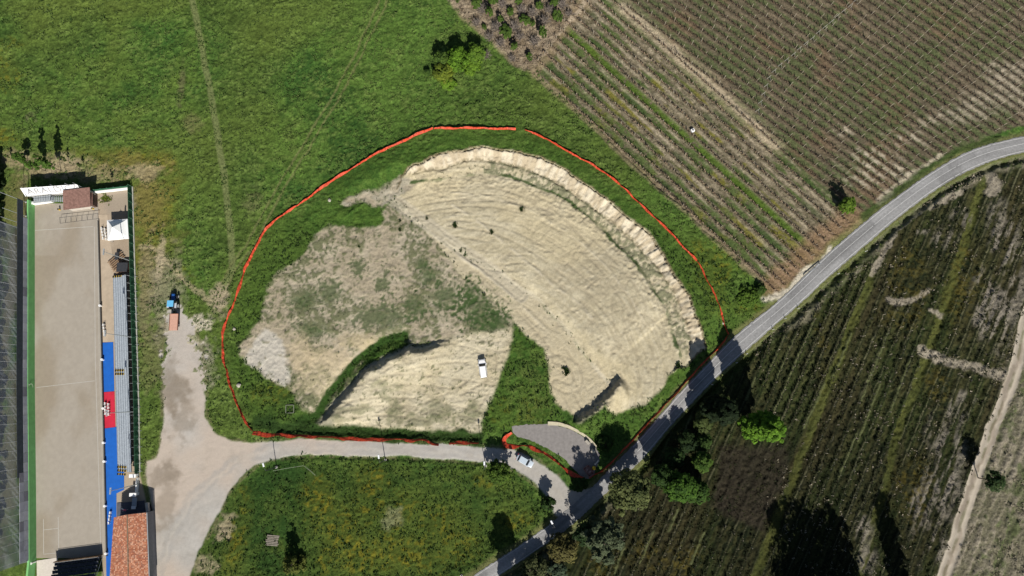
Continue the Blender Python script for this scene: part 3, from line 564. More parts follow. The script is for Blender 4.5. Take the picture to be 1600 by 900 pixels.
# pair the two edges point by point across the road
RSp = np.array([RSo[np.argmin(((RSo - p) ** 2).sum(1))] for p in RN]); RSp = smooth_line(RSp, 8)
K = 9; Vr = []; Cr = []
for i in range(N):
    for k in range(K):
        t = k / (K - 1); p = RN[i] * (1 - t) + RSp[i] * t
        if k in (0, K - 1):
            dirv = (RN[i] - RSp[i]); dirv = dirv / np.hypot(*dirv); p = p + dirv * (1 if k == 0 else -1) * (random.random() * .22 - .02)
        Vr.append((p[0], p[1], .03 + .05 * math.sin(math.pi * t)))
        wt = math.exp(-((t - .27) / .09) ** 2) + math.exp(-((t - .73) / .09) ** 2)
        base = .232 + .035 * wt + .045 * (float(vn(i * .08, k * .5, 5)) - .5) * 2 + .03 * (float(vn(i * .9, k * 1.3, 6)) - .5); base *= .80 if (vn(i * .045, 0, 15) > .70 and 1 <= k <= 4) else 1.0; base *= .86 if (vn(i * .06, 3, 16) > .72 and k >= 4) else 1.0; base = base * .82 + .06 if k in (0, K - 1) and vn(i * .3, k, 18) > .5 else base
        e = .9 if k in (0, K - 1) else 1
        Cr.append((base * e, base * e * .995, base * e * .99))
Fr = [(i * K + k, (i + 1) * K + k, (i + 1) * K + k + 1, i * K + k + 1) for i in range(N - 1) for k in range(K - 1)]
Fr = [f[::-1] for f in Fr]
road = np_mesh('asphalt_road', np.array(Vr), np.array(Fr), M_ROAD, np.array(Cr)); tag(road, kind='structure')
def road_line(t, wd, name, i0=0, i1=N, gap=None, m=None):
    mb = MB()
    for i in range(i0, i1 - 1):
        if random.random() < .008: continue
        vs = []
        for j in (i, i + 1):
            dv = RSp[j] - RN[j]; ln = np.hypot(*dv); dv /= ln; c = RN[j] + dv * (t * ln if 0 < t < 1 else t)
            for s in (-1, 1):
                q = c + dv * s * wd / 2; vs.append((q[0], q[1], .042 + .05 * math.sin(math.pi * min(.97, max(.03, (np.hypot(*(q - RN[j])) / ln))))))
        mb.add(vs, [(0, 2, 3, 1)])
    o = mb.build(name, m or mat('road_paint', (.46, .46, .45), .7, .22, 1.0)); tag(o, kind='structure')
iend = int(np.argmin(((RN - PL([(985,700)])[0]) ** 2).sum(1)))
road_line(.075, .14, 'road_edge_line', 0, iend); road_line(.925, .14, 'road_edge_line', 0, iend); road_line(.46, .11, 'road_centre_line', 0, iend)
ist = int(np.argmin(((RN - PL([(856,822)])[0]) ** 2).sum(1))); road_line(.93, .14, 'road_edge_line', ist, N); road_line(.07, .1, 'road_edge_line', ist, N)
# asphalt lot with a pale kerb
lot = PL(LOT); lot_c = lot.mean(0)
lp = smooth_line(resample(np.vstack([lot, lot[:1]]), .5), 3)
Vl = [(p[0] + random.uniform(-.15, .15), p[1] + random.uniform(-.15, .15), .02) for p in lp[:-1]]
bm = bmesh.new(); f = bm.faces.new([bm.verts.new(v) for v in Vl]); bmesh.ops.triangulate(bm, faces=[f]); me = bpy.data.meshes.new('parking_lot'); bm.to_mesh(me); bm.free()
me.materials.append(mat('worn_asphalt', (.215, .20, .19), .9, .14, 1.4, bump=.2)); o = bpy.data.objects.new('parking_lot', me); C.objects.link(o); tag(o, kind='structure')
kb = smooth_line(resample(PL([(856,661.5),(872,662),(888,666.5),(905,675),(920,685),(933,699)]), .5), 2); mb = MB()
for i in range(len(kb) - 1):
    a, b = kb[i], kb[i + 1]; t = (b - a) / np.hypot(*(b - a)); n = np.array([-t[1], t[0]]) * (.45 - .25 * i / len(kb))
    mb.prism([tuple(a - n), tuple(b - n), tuple(b + n), tuple(a + n)], -.02, .13)
tag(mb.build('kerb', mat('pale_concrete', (.50, .45, .32), .85, .12, 3)), kind='structure')

# ------------------------------------------------------------------ foliage and tufts
def leaf_quads(cent, nrm, size, colr, jit=.35):
    """one small leaf-clump face per centre"""
    n = len(cent); nrm = nrm / (np.linalg.norm(nrm, axis=1, keepdims=True) + 1e-9)
    a = rng.normal(size=(n, 3)); a -= nrm * (a * nrm).sum(1, keepdims=True); a /= np.linalg.norm(a, axis=1, keepdims=True) + 1e-9
    b = np.cross(nrm, a); s = size[:, None]; el = rng.uniform(.55, 1.0, (n, 1))
    V = np.stack([cent - a * s, cent - b * s * el + nrm * s * .15, cent + a * s, cent + b * s * el + nrm * s * .15], 1).reshape(-1, 3)
    return V, np.arange(4 * n).reshape(n, 4), np.repeat(colr, 4, 0)
def crown_mesh(blobs, clumps, per, leaf, c1, c2, spread=.30, lowcut=None):
    """blobs: (x,y,z,rx,ry,rz). clumps of leaves set on and in the blobs; gaps stay between them"""
    bl = np.array(blobs, float); vol = bl[:, 3] * bl[:, 4] * bl[:, 5]; which = rng.choice(len(bl), clumps, p=vol / vol.sum()); b = bl[which]
    d = rng.normal(size=(clumps, 3)); d /= np.linalg.norm(d, axis=1, keepdims=True); d[:, 2] = np.where(d[:, 2] < -.5, -d[:, 2], d[:, 2])
    rad = rng.uniform(.45, 1.0, (clumps, 1)) ** .6
    cc = b[:, :3] + d * b[:, 3:6] * rad * rng.uniform(.8, 1.12, (clumps, 1)); cr = b[:, 3:6].mean(1) * spread * rng.uniform(.6, 1.3, clumps)
    tone = rng.uniform(0, 1, clumps)
    k = np.repeat(np.arange(clumps), per); n = len(k)
    dd = rng.normal(size=(n, 3)); dd /= np.linalg.norm(dd, axis=1, keepdims=True); rr_ = rng.uniform(.2, 1, (n, 1)) ** .5
    cent = cc[k] + dd * cr[k][:, None] * rr_ * np.array([1, 1, .8]); nrm = dd * .7 + d[k] * .5 + np.array([0, 0, .75]) + rng.normal(size=(n, 3)) * .35
    t = np.clip(tone[k] * .7 + rng.uniform(-.2, .45, n), 0, 1)[:, None]; cl = np.array(c1) * (1 - t) + np.array(c2) * t
    return leaf_quads(cent, nrm, leaf * rng.uniform(.55, 1.25, n), cl) + (cc,)
def trunk_mb(h, r, targets, base=0.0, lean=(0, 0)):
    mb = MB(); top = Vector((lean[0], lean[1], h))
    pts = [Vector((0, 0, base - .3)), Vector((lean[0] * .2 + random.uniform(-.1, .1), lean[1] * .2, h * .35)), Vector((lean[0] * .6, lean[1] * .6 + random.uniform(-.1, .1), h * .7)), top]
    mb.tube(pts, r, 7, r * .35)
    for t in targets:
        t = Vector(t); s = pts[1].lerp(pts[3], random.uniform(.1, .85)); m_ = s.lerp(t, .55) + Vector((random.uniform(-.3, .3), random.uniform(-.3, .3), .25)); mb.tube([s, m_, t], r * .38, 5, r * .09)
    return mb
M_BARK = mat('bark', (.10, .075, .055), .9, .3, 4, bump=.3)
M_TWIG = mat('grey_twigs', (.20, .17, .145), .9, .25, 4)
def tree(name, base, h, r, label, cat='tree', c1=(.03, .06, .01), c2=(.09, .15, .02), leaf=.34, clumps=60, per=38, shape='round', crown_from=.35, group=None, trunk_r=None, spread=.3, off=(0, 0), limbs=9, squash=1.0):
    root = empty(name, (base[0], base[1], hz(base[0], base[1])), 0, label, cat, group)
    z0 = h * crown_from; cz = (h + z0) / 2; rz_ = (h - z0) / 2
    bl = []
    if shape == 'round':
        bl.append((off[0], off[1], cz, r * .8, r * .8 * squash, rz_ * .9))
        for k in range(6):
            a = random.uniform(0, 6.28); q = random.uniform(.35, .62) * r; bl.append((off[0] + math.cos(a) * q, off[1] + math.sin(a) * q * squash, cz + random.uniform(-.35, .3) * rz_, r * random.uniform(.35, .55), r * random.uniform(.35, .55) * squash, rz_ * random.uniform(.3, .5)))
    elif shape == 'cone':
        for k in range(7):
            t = k / 6; bl.append((random.uniform(-.1, .1) * r, random.uniform(-.1, .1) * r, z0 + (h - z0) * t * .95, r * (1 - t * .86), r * (1 - t * .86), (h - z0) * .12))
    elif shape == 'column':
        for k in range(6):
            t = k / 5; q = r * (.75 + .25 * math.sin(math.pi * t)); bl.append((random.uniform(-.15, .15) * r, random.uniform(-.15, .15) * r, z0 + (h - z0) * (.08 + .86 * t), q, q, (h - z0) * .13))
    elif shape == 'spiky':
        bl.append((off[0], off[1], cz - rz_ * .2, r * .5, r * .5, rz_ * .7))
        for k in range(11):
            a = k * 6.28 / 11 + random.uniform(-.25, .25); q = random.uniform(.5, .8) * r; bl.append((off[0] + math.cos(a) * q, off[1] + math.sin(a) * q, cz + random.uniform(-.4, .5) * rz_, r * random.uniform(.2, .3), r * random.uniform(.2, .3), rz_ * random.uniform(.2, .4)))
        bl.append((off[0], off[1], h * .30, r * .62, r * .62, h * .22))
    V_, F_, C_, cc = crown_mesh(bl, clumps, per, leaf, c1, c2, spread)
    np_mesh('crown', V_, F_, M_LEAF, C_, root)
    sel = cc[rng.choice(len(cc), min(limbs, len(cc)), replace=False)]
    trunk_mb(h * .82, trunk_r or max(.07, h * .018), sel, lean=off).build('trunk', M_BARK, root)
    return root
def tufts(name, pts, size, c1, c2, m, blades=5, tone=None, spread=.9, flat=.6, kind='stuff', parent=None):
    """low plants: each is a handful of leaning blades"""
    n = len(pts)
    if n == 0: return None
    k = np.repeat(np.arange(n), blades); N_ = len(k); s = (size if np.ndim(size) else np.full(n, size))[k] * rng.uniform(.5, 1.2, N_)
    a = rng.uniform(0, 2 * np.pi, N_); out = np.stack([np.cos(a), np.sin(a), np.zeros(N_)], 1); side = np.stack([-np.sin(a), np.cos(a), np.zeros(N_)], 1)
    b = pts[k] + out * (s * .15)[:, None]; ln = rng.uniform(.35, 1.0, N_) * spread
    tip = b + out * (s * ln)[:, None] + np.array([0, 0, 1]) * (s * rng.uniform(.35, 1, N_) * flat)[:, None]
    midp = (b + tip) / 2 + np.array([0, 0, 1]) * (s * .18)[:, None]; wd = side * (s * .26)[:, None]
    V_ = np.stack([b, midp - wd, tip, midp + wd], 1).reshape(-1, 3)
    t = (rng.uniform(0, 1, n) if tone is None else tone)[k]; t = np.clip(t + rng.uniform(-.25, .25, N_), 0, 1)[:, None]
    cl = np.repeat(np.array(c1) * (1 - t) + np.array(c2) * t, 4, 0)
    o = np_mesh(name, V_, np.arange(4 * N_).reshape(-1, 4), m, cl, parent)
    if kind: tag(o, kind=kind)
    return o
def scatter(n, mask, x0, x1, y0, y1):
    xs = rng.uniform(x0, x1, n); ys = rng.uniform(y0, y1, n)
    j = np.clip(((xs - gx[0]) / STEP).astype(int), 0, NX - 1); i = np.clip(((ys - gy[0]) / STEP).astype(int), 0, NY - 1)
    keep = rng.uniform(0, 1, n) < mask[i, j]; xs, ys, i, j = xs[keep], ys[keep], i[keep], j[keep]
    return np.stack([xs, ys, Z[i, j]], 1), i, j

# ------------------------------------------------------------------ SPORTS GROUND: court, wall, net, stands
NS = P(800, 450).y
M_CLAY = None
def poly_sheet(name, pts, z, m, kind='structure'):
    bm = bmesh.new(); f = bm.faces.new([bm.verts.new((p[0], p[1], z)) for p in pts]); f.normal_update()
    if f.normal.z < 0: f.normal_flip()
    bmesh.ops.triangulate(bm, faces=[f]); me = bpy.data.meshes.new(name); bm.to_mesh(me); bm.free(); me.materials.append(m); o = bpy.data.objects.new(name, me); C.objects.link(o); tag(o, kind=kind); return o
# court surface as a fine sheet with worn browner places
cw = [P(54.5, 318), P(54.5, 600), P(56.5, 770), P(57, 872)]; ce = [P(153, 316), P(158, 500), P(163, 700), P(167, 872)]
def lerp_edge(e, y): return float(np.interp(y, [p.y for p in e][::-1], [p.x for p in e][::-1]))
ys = np.linspace(cw[-1].y, cw[0].y, 240); us = np.linspace(0, 1, 60); Vc = []; Cc = []
for y in ys:
    a = lerp_edge(cw, y) - .02; b = lerp_edge(ce, y)
    for u in us: Vc.append((a + (b - a) * u, y, .02))
Vc = np.array(Vc); uu = np.tile(us, len(ys)); nn_ = fbm(Vc[:, 0], Vc[:, 1] * .6, 9, 4, 81); nf = fbm(Vc[:, 0], Vc[:, 1], .6, 2, 82)
t = ss(.46, .72, nn_ + .20 * ss(.45, .1, uu) * (Vc[:, 1] < P(54, 400).y) - .12 * ss(.5, .95, uu)); Cc = np.array((.325, .292, .245)) * (1 - t[:, None]) + np.array((.275, .236, .183)) * t[:, None]
Cc = Cc * (1 + (nf[:, None] - .5) * .16) * (1 - .10 * ss(.08, .03, uu)[:, None] * 0)
ix = np.arange(len(Vc)).reshape(len(ys), 60); fq = np.stack([ix[:-1, :-1], ix[:-1, 1:], ix[1:, 1:], ix[1:, :-1]], -1).reshape(-1, 4)
tag(np_mesh('clay_court', Vc, fq, mat_attr('clay', .95, 6, .08, .05), Cc), kind='structure')
M_LINE = mat('court_line', (.42, .40, .36), .9, .1, 3)
mb = MB()
def cline(pts, wd=.16, z=.026):
    for i in range(len(pts) - 1):
        a = P(*pts[i]); b = P(*pts[i + 1]); d = (b - a).to_2d().normalized(); n = Vector((-d.y, d.x)) * wd / 2
        mb.add([(a.x - n.x, a.y - n.y, z), (b.x - n.x, b.y - n.y, z), (b.x + n.x, b.y + n.y, z), (a.x + n.x, a.y + n.y, z)], [(0, 1, 2, 3)] if (d.x * n.y - d.y * n.x) > 0 else [(3, 2, 1, 0)])
cline([(147.5, 354), (149, 560), (154, 730), (157.5, 862)], .13); cline([(152.5, 354), (155, 560), (160, 730), (161.5, 862)], .08)
cline([(55, 360), (146, 354)], .13); cline([(57, 605.5), (148, 595)], .12, .027); cline([(68, 811), (68.3, 865)], .13); cline([(91, 808), (92, 862)], .13); cline([(68, 828), (91, 825.5)], .12, .027); cline([(68, 866), (92, 863.5)], .10, .028)
tag(mb.build('court_lines', M_LINE), kind='structure')

# --- west playing wall
M_GREEN = mat('green_paint', (.19, .46, .17), .85, .10, .9, spec=.1); M_GREYB = mat('grey_boards', (.235, .235, .27), .8, .25, .5); M_STEEL = mat('galvanised_steel', (.36, .39, .41), .55, .15, 2, .3)
M_CONC = mat('concrete', (.42, .40, .37), .9, .12, 2, bump=.2); M_DKST = mat('dark_steel', (.035, .037, .042), .6, .2, 2); M_WHITE = mat('white_paint', (.80, .80, .79), .7, .04, 2)
wall = empty('playing_wall', (cw[1].x, cw[1].y, 0), 0, 'long green painted court wall topped with grey boards and a tall see through net', 'wall')
wo = wall.location
def wl(y): return lerp_edge(cw, y) - wo.x
ya = np.linspace(P(54, 316).y, P(57, 905).y, 60); mb = MB()
def wall_strip(mb, z0, z1, t, off=0.0, yA=ya):
    for i in range(len(yA) - 1):
        y0_, y1_ = yA[i], yA[i + 1]; x0_, x1_ = wl(y0_) + off, wl(y1_) + off
        mb.prism([(x0_, y0_ - wo.y), (x1_, y1_ - wo.y), (x1_ - t, y1_ - wo.y), (x0_ - t, y0_ - wo.y)], z0, z1)
# one continuous wall
def wall_solid(z0, z1, t, off=0.0, yA=ya):
    m_ = MB(); L = [(wl(y) + off, y - wo.y) for y in yA]; Rr = [(x - t, y) for x, y in L[::-1]]; return m_.prism(L + Rr, z0, z1)
wall_solid(-.1, 2.35, .45).build('wall', M_GREEN, wall)
# grey boards above, each a panel of its own
yb = P(54, 345).y; k = 0; yend = P(57, 872).y; bz = [(2.38, 3.75)]
pal = [(.36, .37, .43), (.29, .30, .35), (.42, .43, .48), (.20, .20, .24), (.38, .32, .36), (.32, .34, .37), (.16, .13, .17)]
for i, c_ in enumerate(pal): mat('board%d' % i, c_, .8, .12, 1.2)
def board(y0_, y1_, z0, z1, off, mi):
    MB().prism([(wl(y0_) + off, y0_ - wo.y), (wl(y1_) + off, y1_ - wo.y), (wl(y1_) + off - .08, y1_ - wo.y), (wl(y0_) + off - .08, y0_ - wo.y)], z0, z1).build('board', MATS['board%d' % mi], wall)
y = yb
while y > yend:
    y2 = max(yend, y - 2.2); board(y - .03, y2 + .03, 2.38, 3.85, -.12, [0, 2, 0, 0, 1, 2, 0, 5, 3, 0, 2][k % 11])
    if y2 < P(30, 742).y: board(y - .03, y2 + .03, 3.92, 5.2, -.12, [1, 0, 2, 3, 0][k % 5])
    y = y2; k += 1
yd = np.linspace(P(54, 742).y, P(54, 320).y, 30); Ld = [(wl(y) - .14, y - wo.y) for y in yd]
MB().prism(Ld + [(x - .06, y) for x, y in Ld[::-1]], 3.9, 5.9).build('dark_screen', mat('dark_screen', (.040, .052, .066), .9, .2, 1.5), wall)
# the white ring painted on the wall at half court
yc = P(54, 605).y; mb = MB(); n = 20
for i in range(n):
    a, b = 2 * math.pi * i / n, 2 * math.pi * (i + 1) / n; q = [(math.cos(a) * .52, math.sin(a)), (math.cos(b) * .52, math.sin(b)), (math.cos(b) * .40, math.sin(b) * .76), (math.cos(a) * .40, math.sin(a) * .76)]
    mb.add([(wl(yc) + .004, yc - wo.y + h_ * 1.0, 1.45 + v_ * 1.6) for v_, h_ in [(x_, y_ * .9) for x_, y_ in q]], [(0, 1, 2, 3)])
mb.add([(wl(yc) + .004, yc - wo.y + s_, z_) for s_, z_ in ((-.8, 2.3), (.8, 2.3), (.8, 2.08), (-.8, 2.08))], [(0, 1, 2, 3)]); mb.build('painted_ring', mat('pale_green', (.45, .62, .40), .8, .05), wall)
# net: posts, wires and the mesh
M_NET = bpy.data.materials.new('net'); M_NET.use_nodes = True; nn = M_NET.node_tree; b_ = nn.nodes['Principled BSDF']; b_.inputs['Base Color'].default_value = (.28, .31, .36, 1); b_.inputs['Roughness'].default_value = .9
tr_ = nn.nodes.new('ShaderNodeBsdfTransparent'); mx_ = nn.nodes.new('ShaderNodeMixShader'); no_ = nn.nodes.new('ShaderNodeTexNoise'); no_.inputs['Scale'].default_value = .8
mr_ = nn.nodes.new('ShaderNodeMapRange'); mr_.inputs['To Min'].default_value = .55; mr_.inputs['To Max'].default_value = .72; nn.links.new(no_.outputs['Fac'], mr_.inputs['Value']); nn.links.new(mr_.outputs[0], mx_.inputs[0])
nn.links.new(tr_.outputs[0], mx_.inputs[1]); nn.links.new(b_.outputs[0], mx_.inputs[2]); nn.links.new(mx_.outputs[0], nn.nodes['Material Output'].inputs['Surface'])
ynet = np.linspace(P(54, 362).y, P(57, 874).y, 60); NETH = 13.5; mb = MB(); gv = []; nz = 14
for i, y in enumerate(ynet):
    for j in range(nz + 1):
        z = 2.5 + (NETH - 2.5) * j / nz; gv.append((wl(y) - .35 + .12 * math.sin(i * .9 + j) - .25 * math.sin(math.pi * j / nz), y - wo.y, z - .25 * abs(math.sin(i * math.pi / 2.0)) * (j == nz)))
gf = [(i * (nz + 1) + j, (i + 1) * (nz + 1) + j, (i + 1) * (nz + 1) + j + 1, i * (nz + 1) + j + 1) for i in range(59) for j in range(nz)]
mb.add(gv, gf); mb.build('safety_net', M_NET, wall, smooth=True)
M_POST = mat('net_post', (.50, .53, .56), .5, .1, 2, .4)
pm = None; yp = P(54, 364).y
while yp > P(57, 874).y:
    if pm is None: pm = MB().tube([(0, 0, 2.3), (0, 0, NETH)], .04, 5).build('net_post', M_POST, wall)
    o = pm if pm.location.length == 0 else pm.copy()
    if o is not pm: C.objects.link(o)
    o.location = (wl(yp) - .3, yp - wo.y, 0); yp -= 2.05
for z in (NETH,):
    MB().tube([(wl(y) - .32, y - wo.y, z) for y in ynet], .028, 4).build('net_cable', M_POST, wall)
for (px, py) in [(33, 300), (33, 325), (33, 350)]:
    pass
# anchor poles of the end netting
for px, py, hh, lab in [(41, 316, 9, 'thin grey net pole at the court corner, northernmost of three by the wall'), (41, 338, 8, 'thin grey net pole beside the wall, middle of three'), (41, 352, 8.5, 'thin grey net pole beside the wall, southernmost of three')]:
    g = P(px, py); r_ = empty('net_pole', (g.x, g.y, 0), 0, lab, 'pole', 'net poles by the north end of the wall'); MB().tube([(0, 0, -.1), (0, 0, hh)], .06, 6).build('pole', M_POST, r_); MB().box((0, 0, .05), (.4, .4, .14)).build('base_plate', M_CONC, r_)
# --- kerb/rail between court and walkway
rail = empty('court_rail', (ce[1].x, ce[1].y, 0), 0, 'low kerb wall with dark rail along the east edge of the court', 'rail'); ro = rail.location
yr = np.linspace(P(153, 345).y, P(167, 868).y, 40); L = [(lerp_edge(ce, y) - ro.x, y - ro.y) for y in yr]
MB().prism([(x - .30, y) for x, y in L] + [(x, y) for x, y in L[::-1]], -.1, .12).build('kerb', mat('kerb_grey', (.36, .345, .30), .9, .1), rail)
MB().prism([(x + .06, y) for x, y in L] + [(x + .30, y) for x, y in L[::-1]], -.1, .55).build('rail', mat('dark_rail', (.075, .07, .065), .7, .2), rail)
# --- walkway carpets
def carpet(pts, c, lab, z=.05, name='carpet', st=True):
    pl = [P(*p).to_2d() for p in pts]; o = MB().prism([tuple(p) for p in pl], -.02, z).build(name, mat(name + str(c), c, .85, .10, .8)); tag(o, lab, 'carpet', 'coloured floor coverings along the court'); return o
BLUE = (.008, .105, .44)
carpet([(159.8,535.5),(177,534.5),(178.7,611),(161,612.5)], BLUE, 'bright blue carpet strip north of the red one beside the court')
carpet([(161.5,613),(179,611.7),(180.5,667),(162.5,669)], (.50, .018, .045), 'bright red carpet square on the court walkway between two blue strips')
carpet([(162.8,669.6),(183.7,667),(184.6,737),(194,736),(194,765),(182,771),(182,808),(177.5,811),(179,912),(166.5,912),(164.5,770)], BLUE, 'long blue carpet strip running south from the red square past the tiled house')
poly_sheet('walkway', [P(*p).to_2d() for p in [(150,335),(168,335),(178,420),(182,534),(159.4,535)]], .012, mat('walk_sand', (.40, .325, .24), .95, .12, .7))
# --- white plastic chairs
M_PLAS = mat('white_plastic', (.78, .78, .76), .5, .03)
def chair(loc, rz, lab):
    r_ = empty('plastic_chair', loc, rz, lab, 'chair', 'white plastic chairs along the court')
    MB().box((0, 0, .44), (.50, .50, .05)).build('seat', M_PLAS, r_, bevel=.015); MB().box((-.25, 0, .70), (.05, .50, .50), ry=-.15).build('backrest', M_PLAS, r_, bevel=.015)
    for sx in (-1, 1):
        for sy in (-1, 1): MB().tube([(sx * .23, sy * .23, 0), (sx * .2, sy * .2, .43)], .028, 6).build('leg', M_PLAS, r_)
    for sy in (-1, 1): MB().tube([(.2, sy * .25, .44), (.18, sy * .27, .64), (-.25, sy * .25, .66)], .025, 6).build('armrest', M_PLAS, r_)
    return r_
ch0 = chair((0, 0, 0), 0, 'tmp'); reg_children(ch0); first = True
for (px, py, dx, dy, nm) in [(160.5, 358, .8, 5.0, 'on the bare walkway beside the marquee'), (163.3, 508, .6, 5.0, 'on bare ground north of the blue carpet'), (166, 630.5, 0.2, 5.2, 'on the red carpet'), (174, 800.5, -.7, 5.3, 'on the blue carpet beside the tiled house')]:
    for row in range(4):
        for c2 in range(2 if nm.startswith('on the red') or nm.startswith('on the bare') else 1):
            p = P(px + dx * row + c2 * 5.0, py + dy * row + c2 * 1.2); lab = 'white plastic chair in the cluster ' + nm
            if first: ch0.location = p + Vector((0, 0, .05)); ch0.rotation_euler.z = math.pi; ch0['label'] = lab; first = False
            else: copy_tree(ch0, (p.x, p.y, .05), math.pi + random.uniform(-.15, .15), lab)
# small white marker bins with dark lids along the rail
M_BLACK = mat('black_plastic', (.012, .012, .014), .6, .1)
bn = None
for i, (px, py) in enumerate([(157.8, 478), (161, 562), (162.8, 638), (163.3, 691.5), (164.5, 720.5), (165.5, 790), (167.2, 864)]):
    p = P(px + .8, py)
    lab = ['small white litter bin by the rail on bare ground', 'small white litter bin by the rail on the northern blue carpet', 'small white litter bin by the rail at the red carpet', 'small white litter bin by the rail just south of the red carpet', 'small white litter bin by the rail facing the south end of the stand', 'small white litter bin by the rail near the tiled house chairs', 'small white litter bin by the rail at the south end of the court'][i]
    if bn is None:
        bn = empty('litter_bin', (p.x, p.y, .05), 0, lab, 'bin', 'white bins along the court rail'); MB().tube([(0, 0, 0), (0, 0, .75)], .24, 12, .28).build('body', M_WHITE, bn); MB().disc((0, 0, .78), .30, .06, 'Z', 12).build('lid', M_WHITE, bn); MB().tube([(.1, 0, 0), (.1, 0, 1.05)], .025, 6).build('post', M_DKST, bn); reg_children(bn)
    else: copy_tree(bn, (p.x, p.y, .05), 0, lab)

# --- east grandstand
sw = [P(177.5, 428), P(181, 560), P(183.5, 668), P(185, 737)]
def stand(name, wline, y0_, y1_, tiers, depth, rise, h0, lab, m, m2):
    o_ = empty(name, (lerp_edge(wline, (y0_ + y1_) / 2), (y0_ + y1_) / 2, 0), 0, lab, 'grandstand'); ox, oy = o_.location.x, o_.location.y
    for k in range(tiers):
        a0 = lerp_edge(wline, y0_) - ox + k * depth; a1 = lerp_edge(wline, y1_) - ox + k * depth; z = h0 + rise * k
        MB().prism([(a0, y0_ - oy), (a1, y1_ - oy), (a1 + depth - .10, y1_ - oy), (a0 + depth - .10, y0_ - oy)], z - .07, z).build('tier', m, o_)
        MB().prism([(a0 + .42, y0_ - oy), (a1 + .42, y1_ - oy), (a1 + .72, y1_ - oy), (a0 + .72, y0_ - oy)], z + .22, z + .27).build('bench', m2, o_)
    return o_
yS0, yS1 = P(178, 432).y, P(185, 736).y
M_ALU = mat('dull_aluminium', (.235, .27, .31), .65, .25, 3.0, .15)
st = stand('grandstand', sw, yS0, yS1, 6, .72, .30, .35, 'long grey metal grandstand of six tiers facing the court', M_ALU, mat('bench_aluminium', (.37, .41, .45), .6, .22, 4.0, .15))
ox, oy = st.location.x, st.location.y; TW = 6 * .72; zt_ = .35 + .30 * 5
n = 26; sup = None
for i in range(n):
    y = yS0 + (yS1 - yS0) * i / (n - 1); xx = lerp_edge(sw, y) - ox
    m_ = MB(); m_.tube([(0, 0, 0), (0, 0, zt_ + 1.0)], .035, 5); m_.tube([(1.5, 0, 0), (0, 0, zt_)], .035, 5); m_.tube([(-2.2, 0, .05), (0, 0, zt_ - .1)], .03, 5); m_.tube([(0, 0, .1), (1.5, 0, .05)], .03, 5)
    if sup is None: sup = m_.build('support_frame', M_STEEL, st); o = sup
    else: o = sup.copy(); C.objects.link(o)
    o.location = (xx + TW + .02, y - oy, 0)
mb = MB()
for z in (zt_ + .45, zt_ + .95): mb.tube([(lerp_edge(sw, y) - ox + TW, y - oy, z) for y in (yS0, (yS0 + yS1) / 2, yS1)], .03, 5)
mb.build('guard_rail', M_STEEL, st)
M_YEL = mat('yellow_paint', (.55, .38, .04), .7, .1)
for (px, py, cnt) in [(177, 577, 2), (178, 431, 1), (184.5, 727, 3)]:
    for a in range(4):
        for b in range(cnt):
            y = P(px, py + b * 5.5 + 2).y; x = lerp_edge(sw, y) - ox + .30 + a * .74
            s = MB().box((x, y - oy, .35 + .30 * a + .30), (.42, .50, .06)).build('step', M_BLACK, st); MB().box((x + .26, y - oy, .35 + .30 * a + .31), (.10, .50, .07)).build('nosing', M_YEL, s)
# --- green windbreak fence behind the stand, and the northern white wall
fl = [P(206.5, 292), P(209.5, 400), P(213, 520), P(216.5, 640), P(218, 738)]
fe = empty('windbreak_fence', (fl[2].x, fl[2].y, 0), 0, 'dark green windbreak fence behind the long grandstand', 'fence')
M_WIND = mat('windbreak_mesh', (.028, .105, .055), .9, .18, 1.5); o0 = fe.location
Lf = [(p.x - o0.x, p.y - o0.y) for p in fl]
MB().prism([(x - .03, y) for x, y in Lf] + [(x + .03, y) for x, y in Lf[::-1]], .25, 2.15).build('screen', M_WIND, fe)
MB().prism([(x + .05, y) for x, y in Lf] + [(x + .30, y) for x, y in Lf[::-1]], -.2, .24).build('base_kerb', mat('fence_kerb', (.37, .37, .33), .9, .12), fe)
pf = None
for i in range(34):
    y = fl[0].y + (fl[-1].y - fl[0].y) * i / 33; x = lerp_edge(fl, y) - o0.x + .10
    if pf is None: pf = MB().tube([(0, 0, 0), (0, 0, 2.3)], .04, 6).build('fence_post', mat('green_post', (.10, .22, .14), .6, .1), fe); o = pf
    else: o = pf.copy(); C.objects.link(o)
    o.location = (x, y - o0.y, 0)
# flood light poles east of the court
def flood(px, py, lab):
    g = P(px, py); r_ = empty('floodlight_pole', (g.x, g.y, 0), 0, lab, 'floodlight', 'floodlight poles behind the grandstand')
    MB().tube([(0, 0, -.1), (0, 0, 11.5)], .13, 8, .06).build('pole', M_STEEL, r_); MB().box((0, 0, 11.4), (.10, 1.5, .10)).build('crossbar', M_STEEL, r_)
    for k in range(4):
        s = MB().box((-.15, -.57 + .38 * k, 11.5), (.2, .28, .3), ry=.5).build('lamp', M_STEEL, r_); MB().box((-.25, -.57 + .38 * k, 11.46), (.02, .24, .26), ry=.5).build('lamp_glass', mat('lamp_glass', (.5, .52, .55), .2, .02), s)
flood(208.5, 527, 'floodlight pole behind the stand level with the north blue carpet'); flood(211.5, 643, 'floodlight pole behind the stand level with the red carpet'); flood(205.5, 408, 'floodlight pole by the timber stack north of the stand'); flood(217.5, 756, 'floodlight pole by the white gate at the south end of the stand')
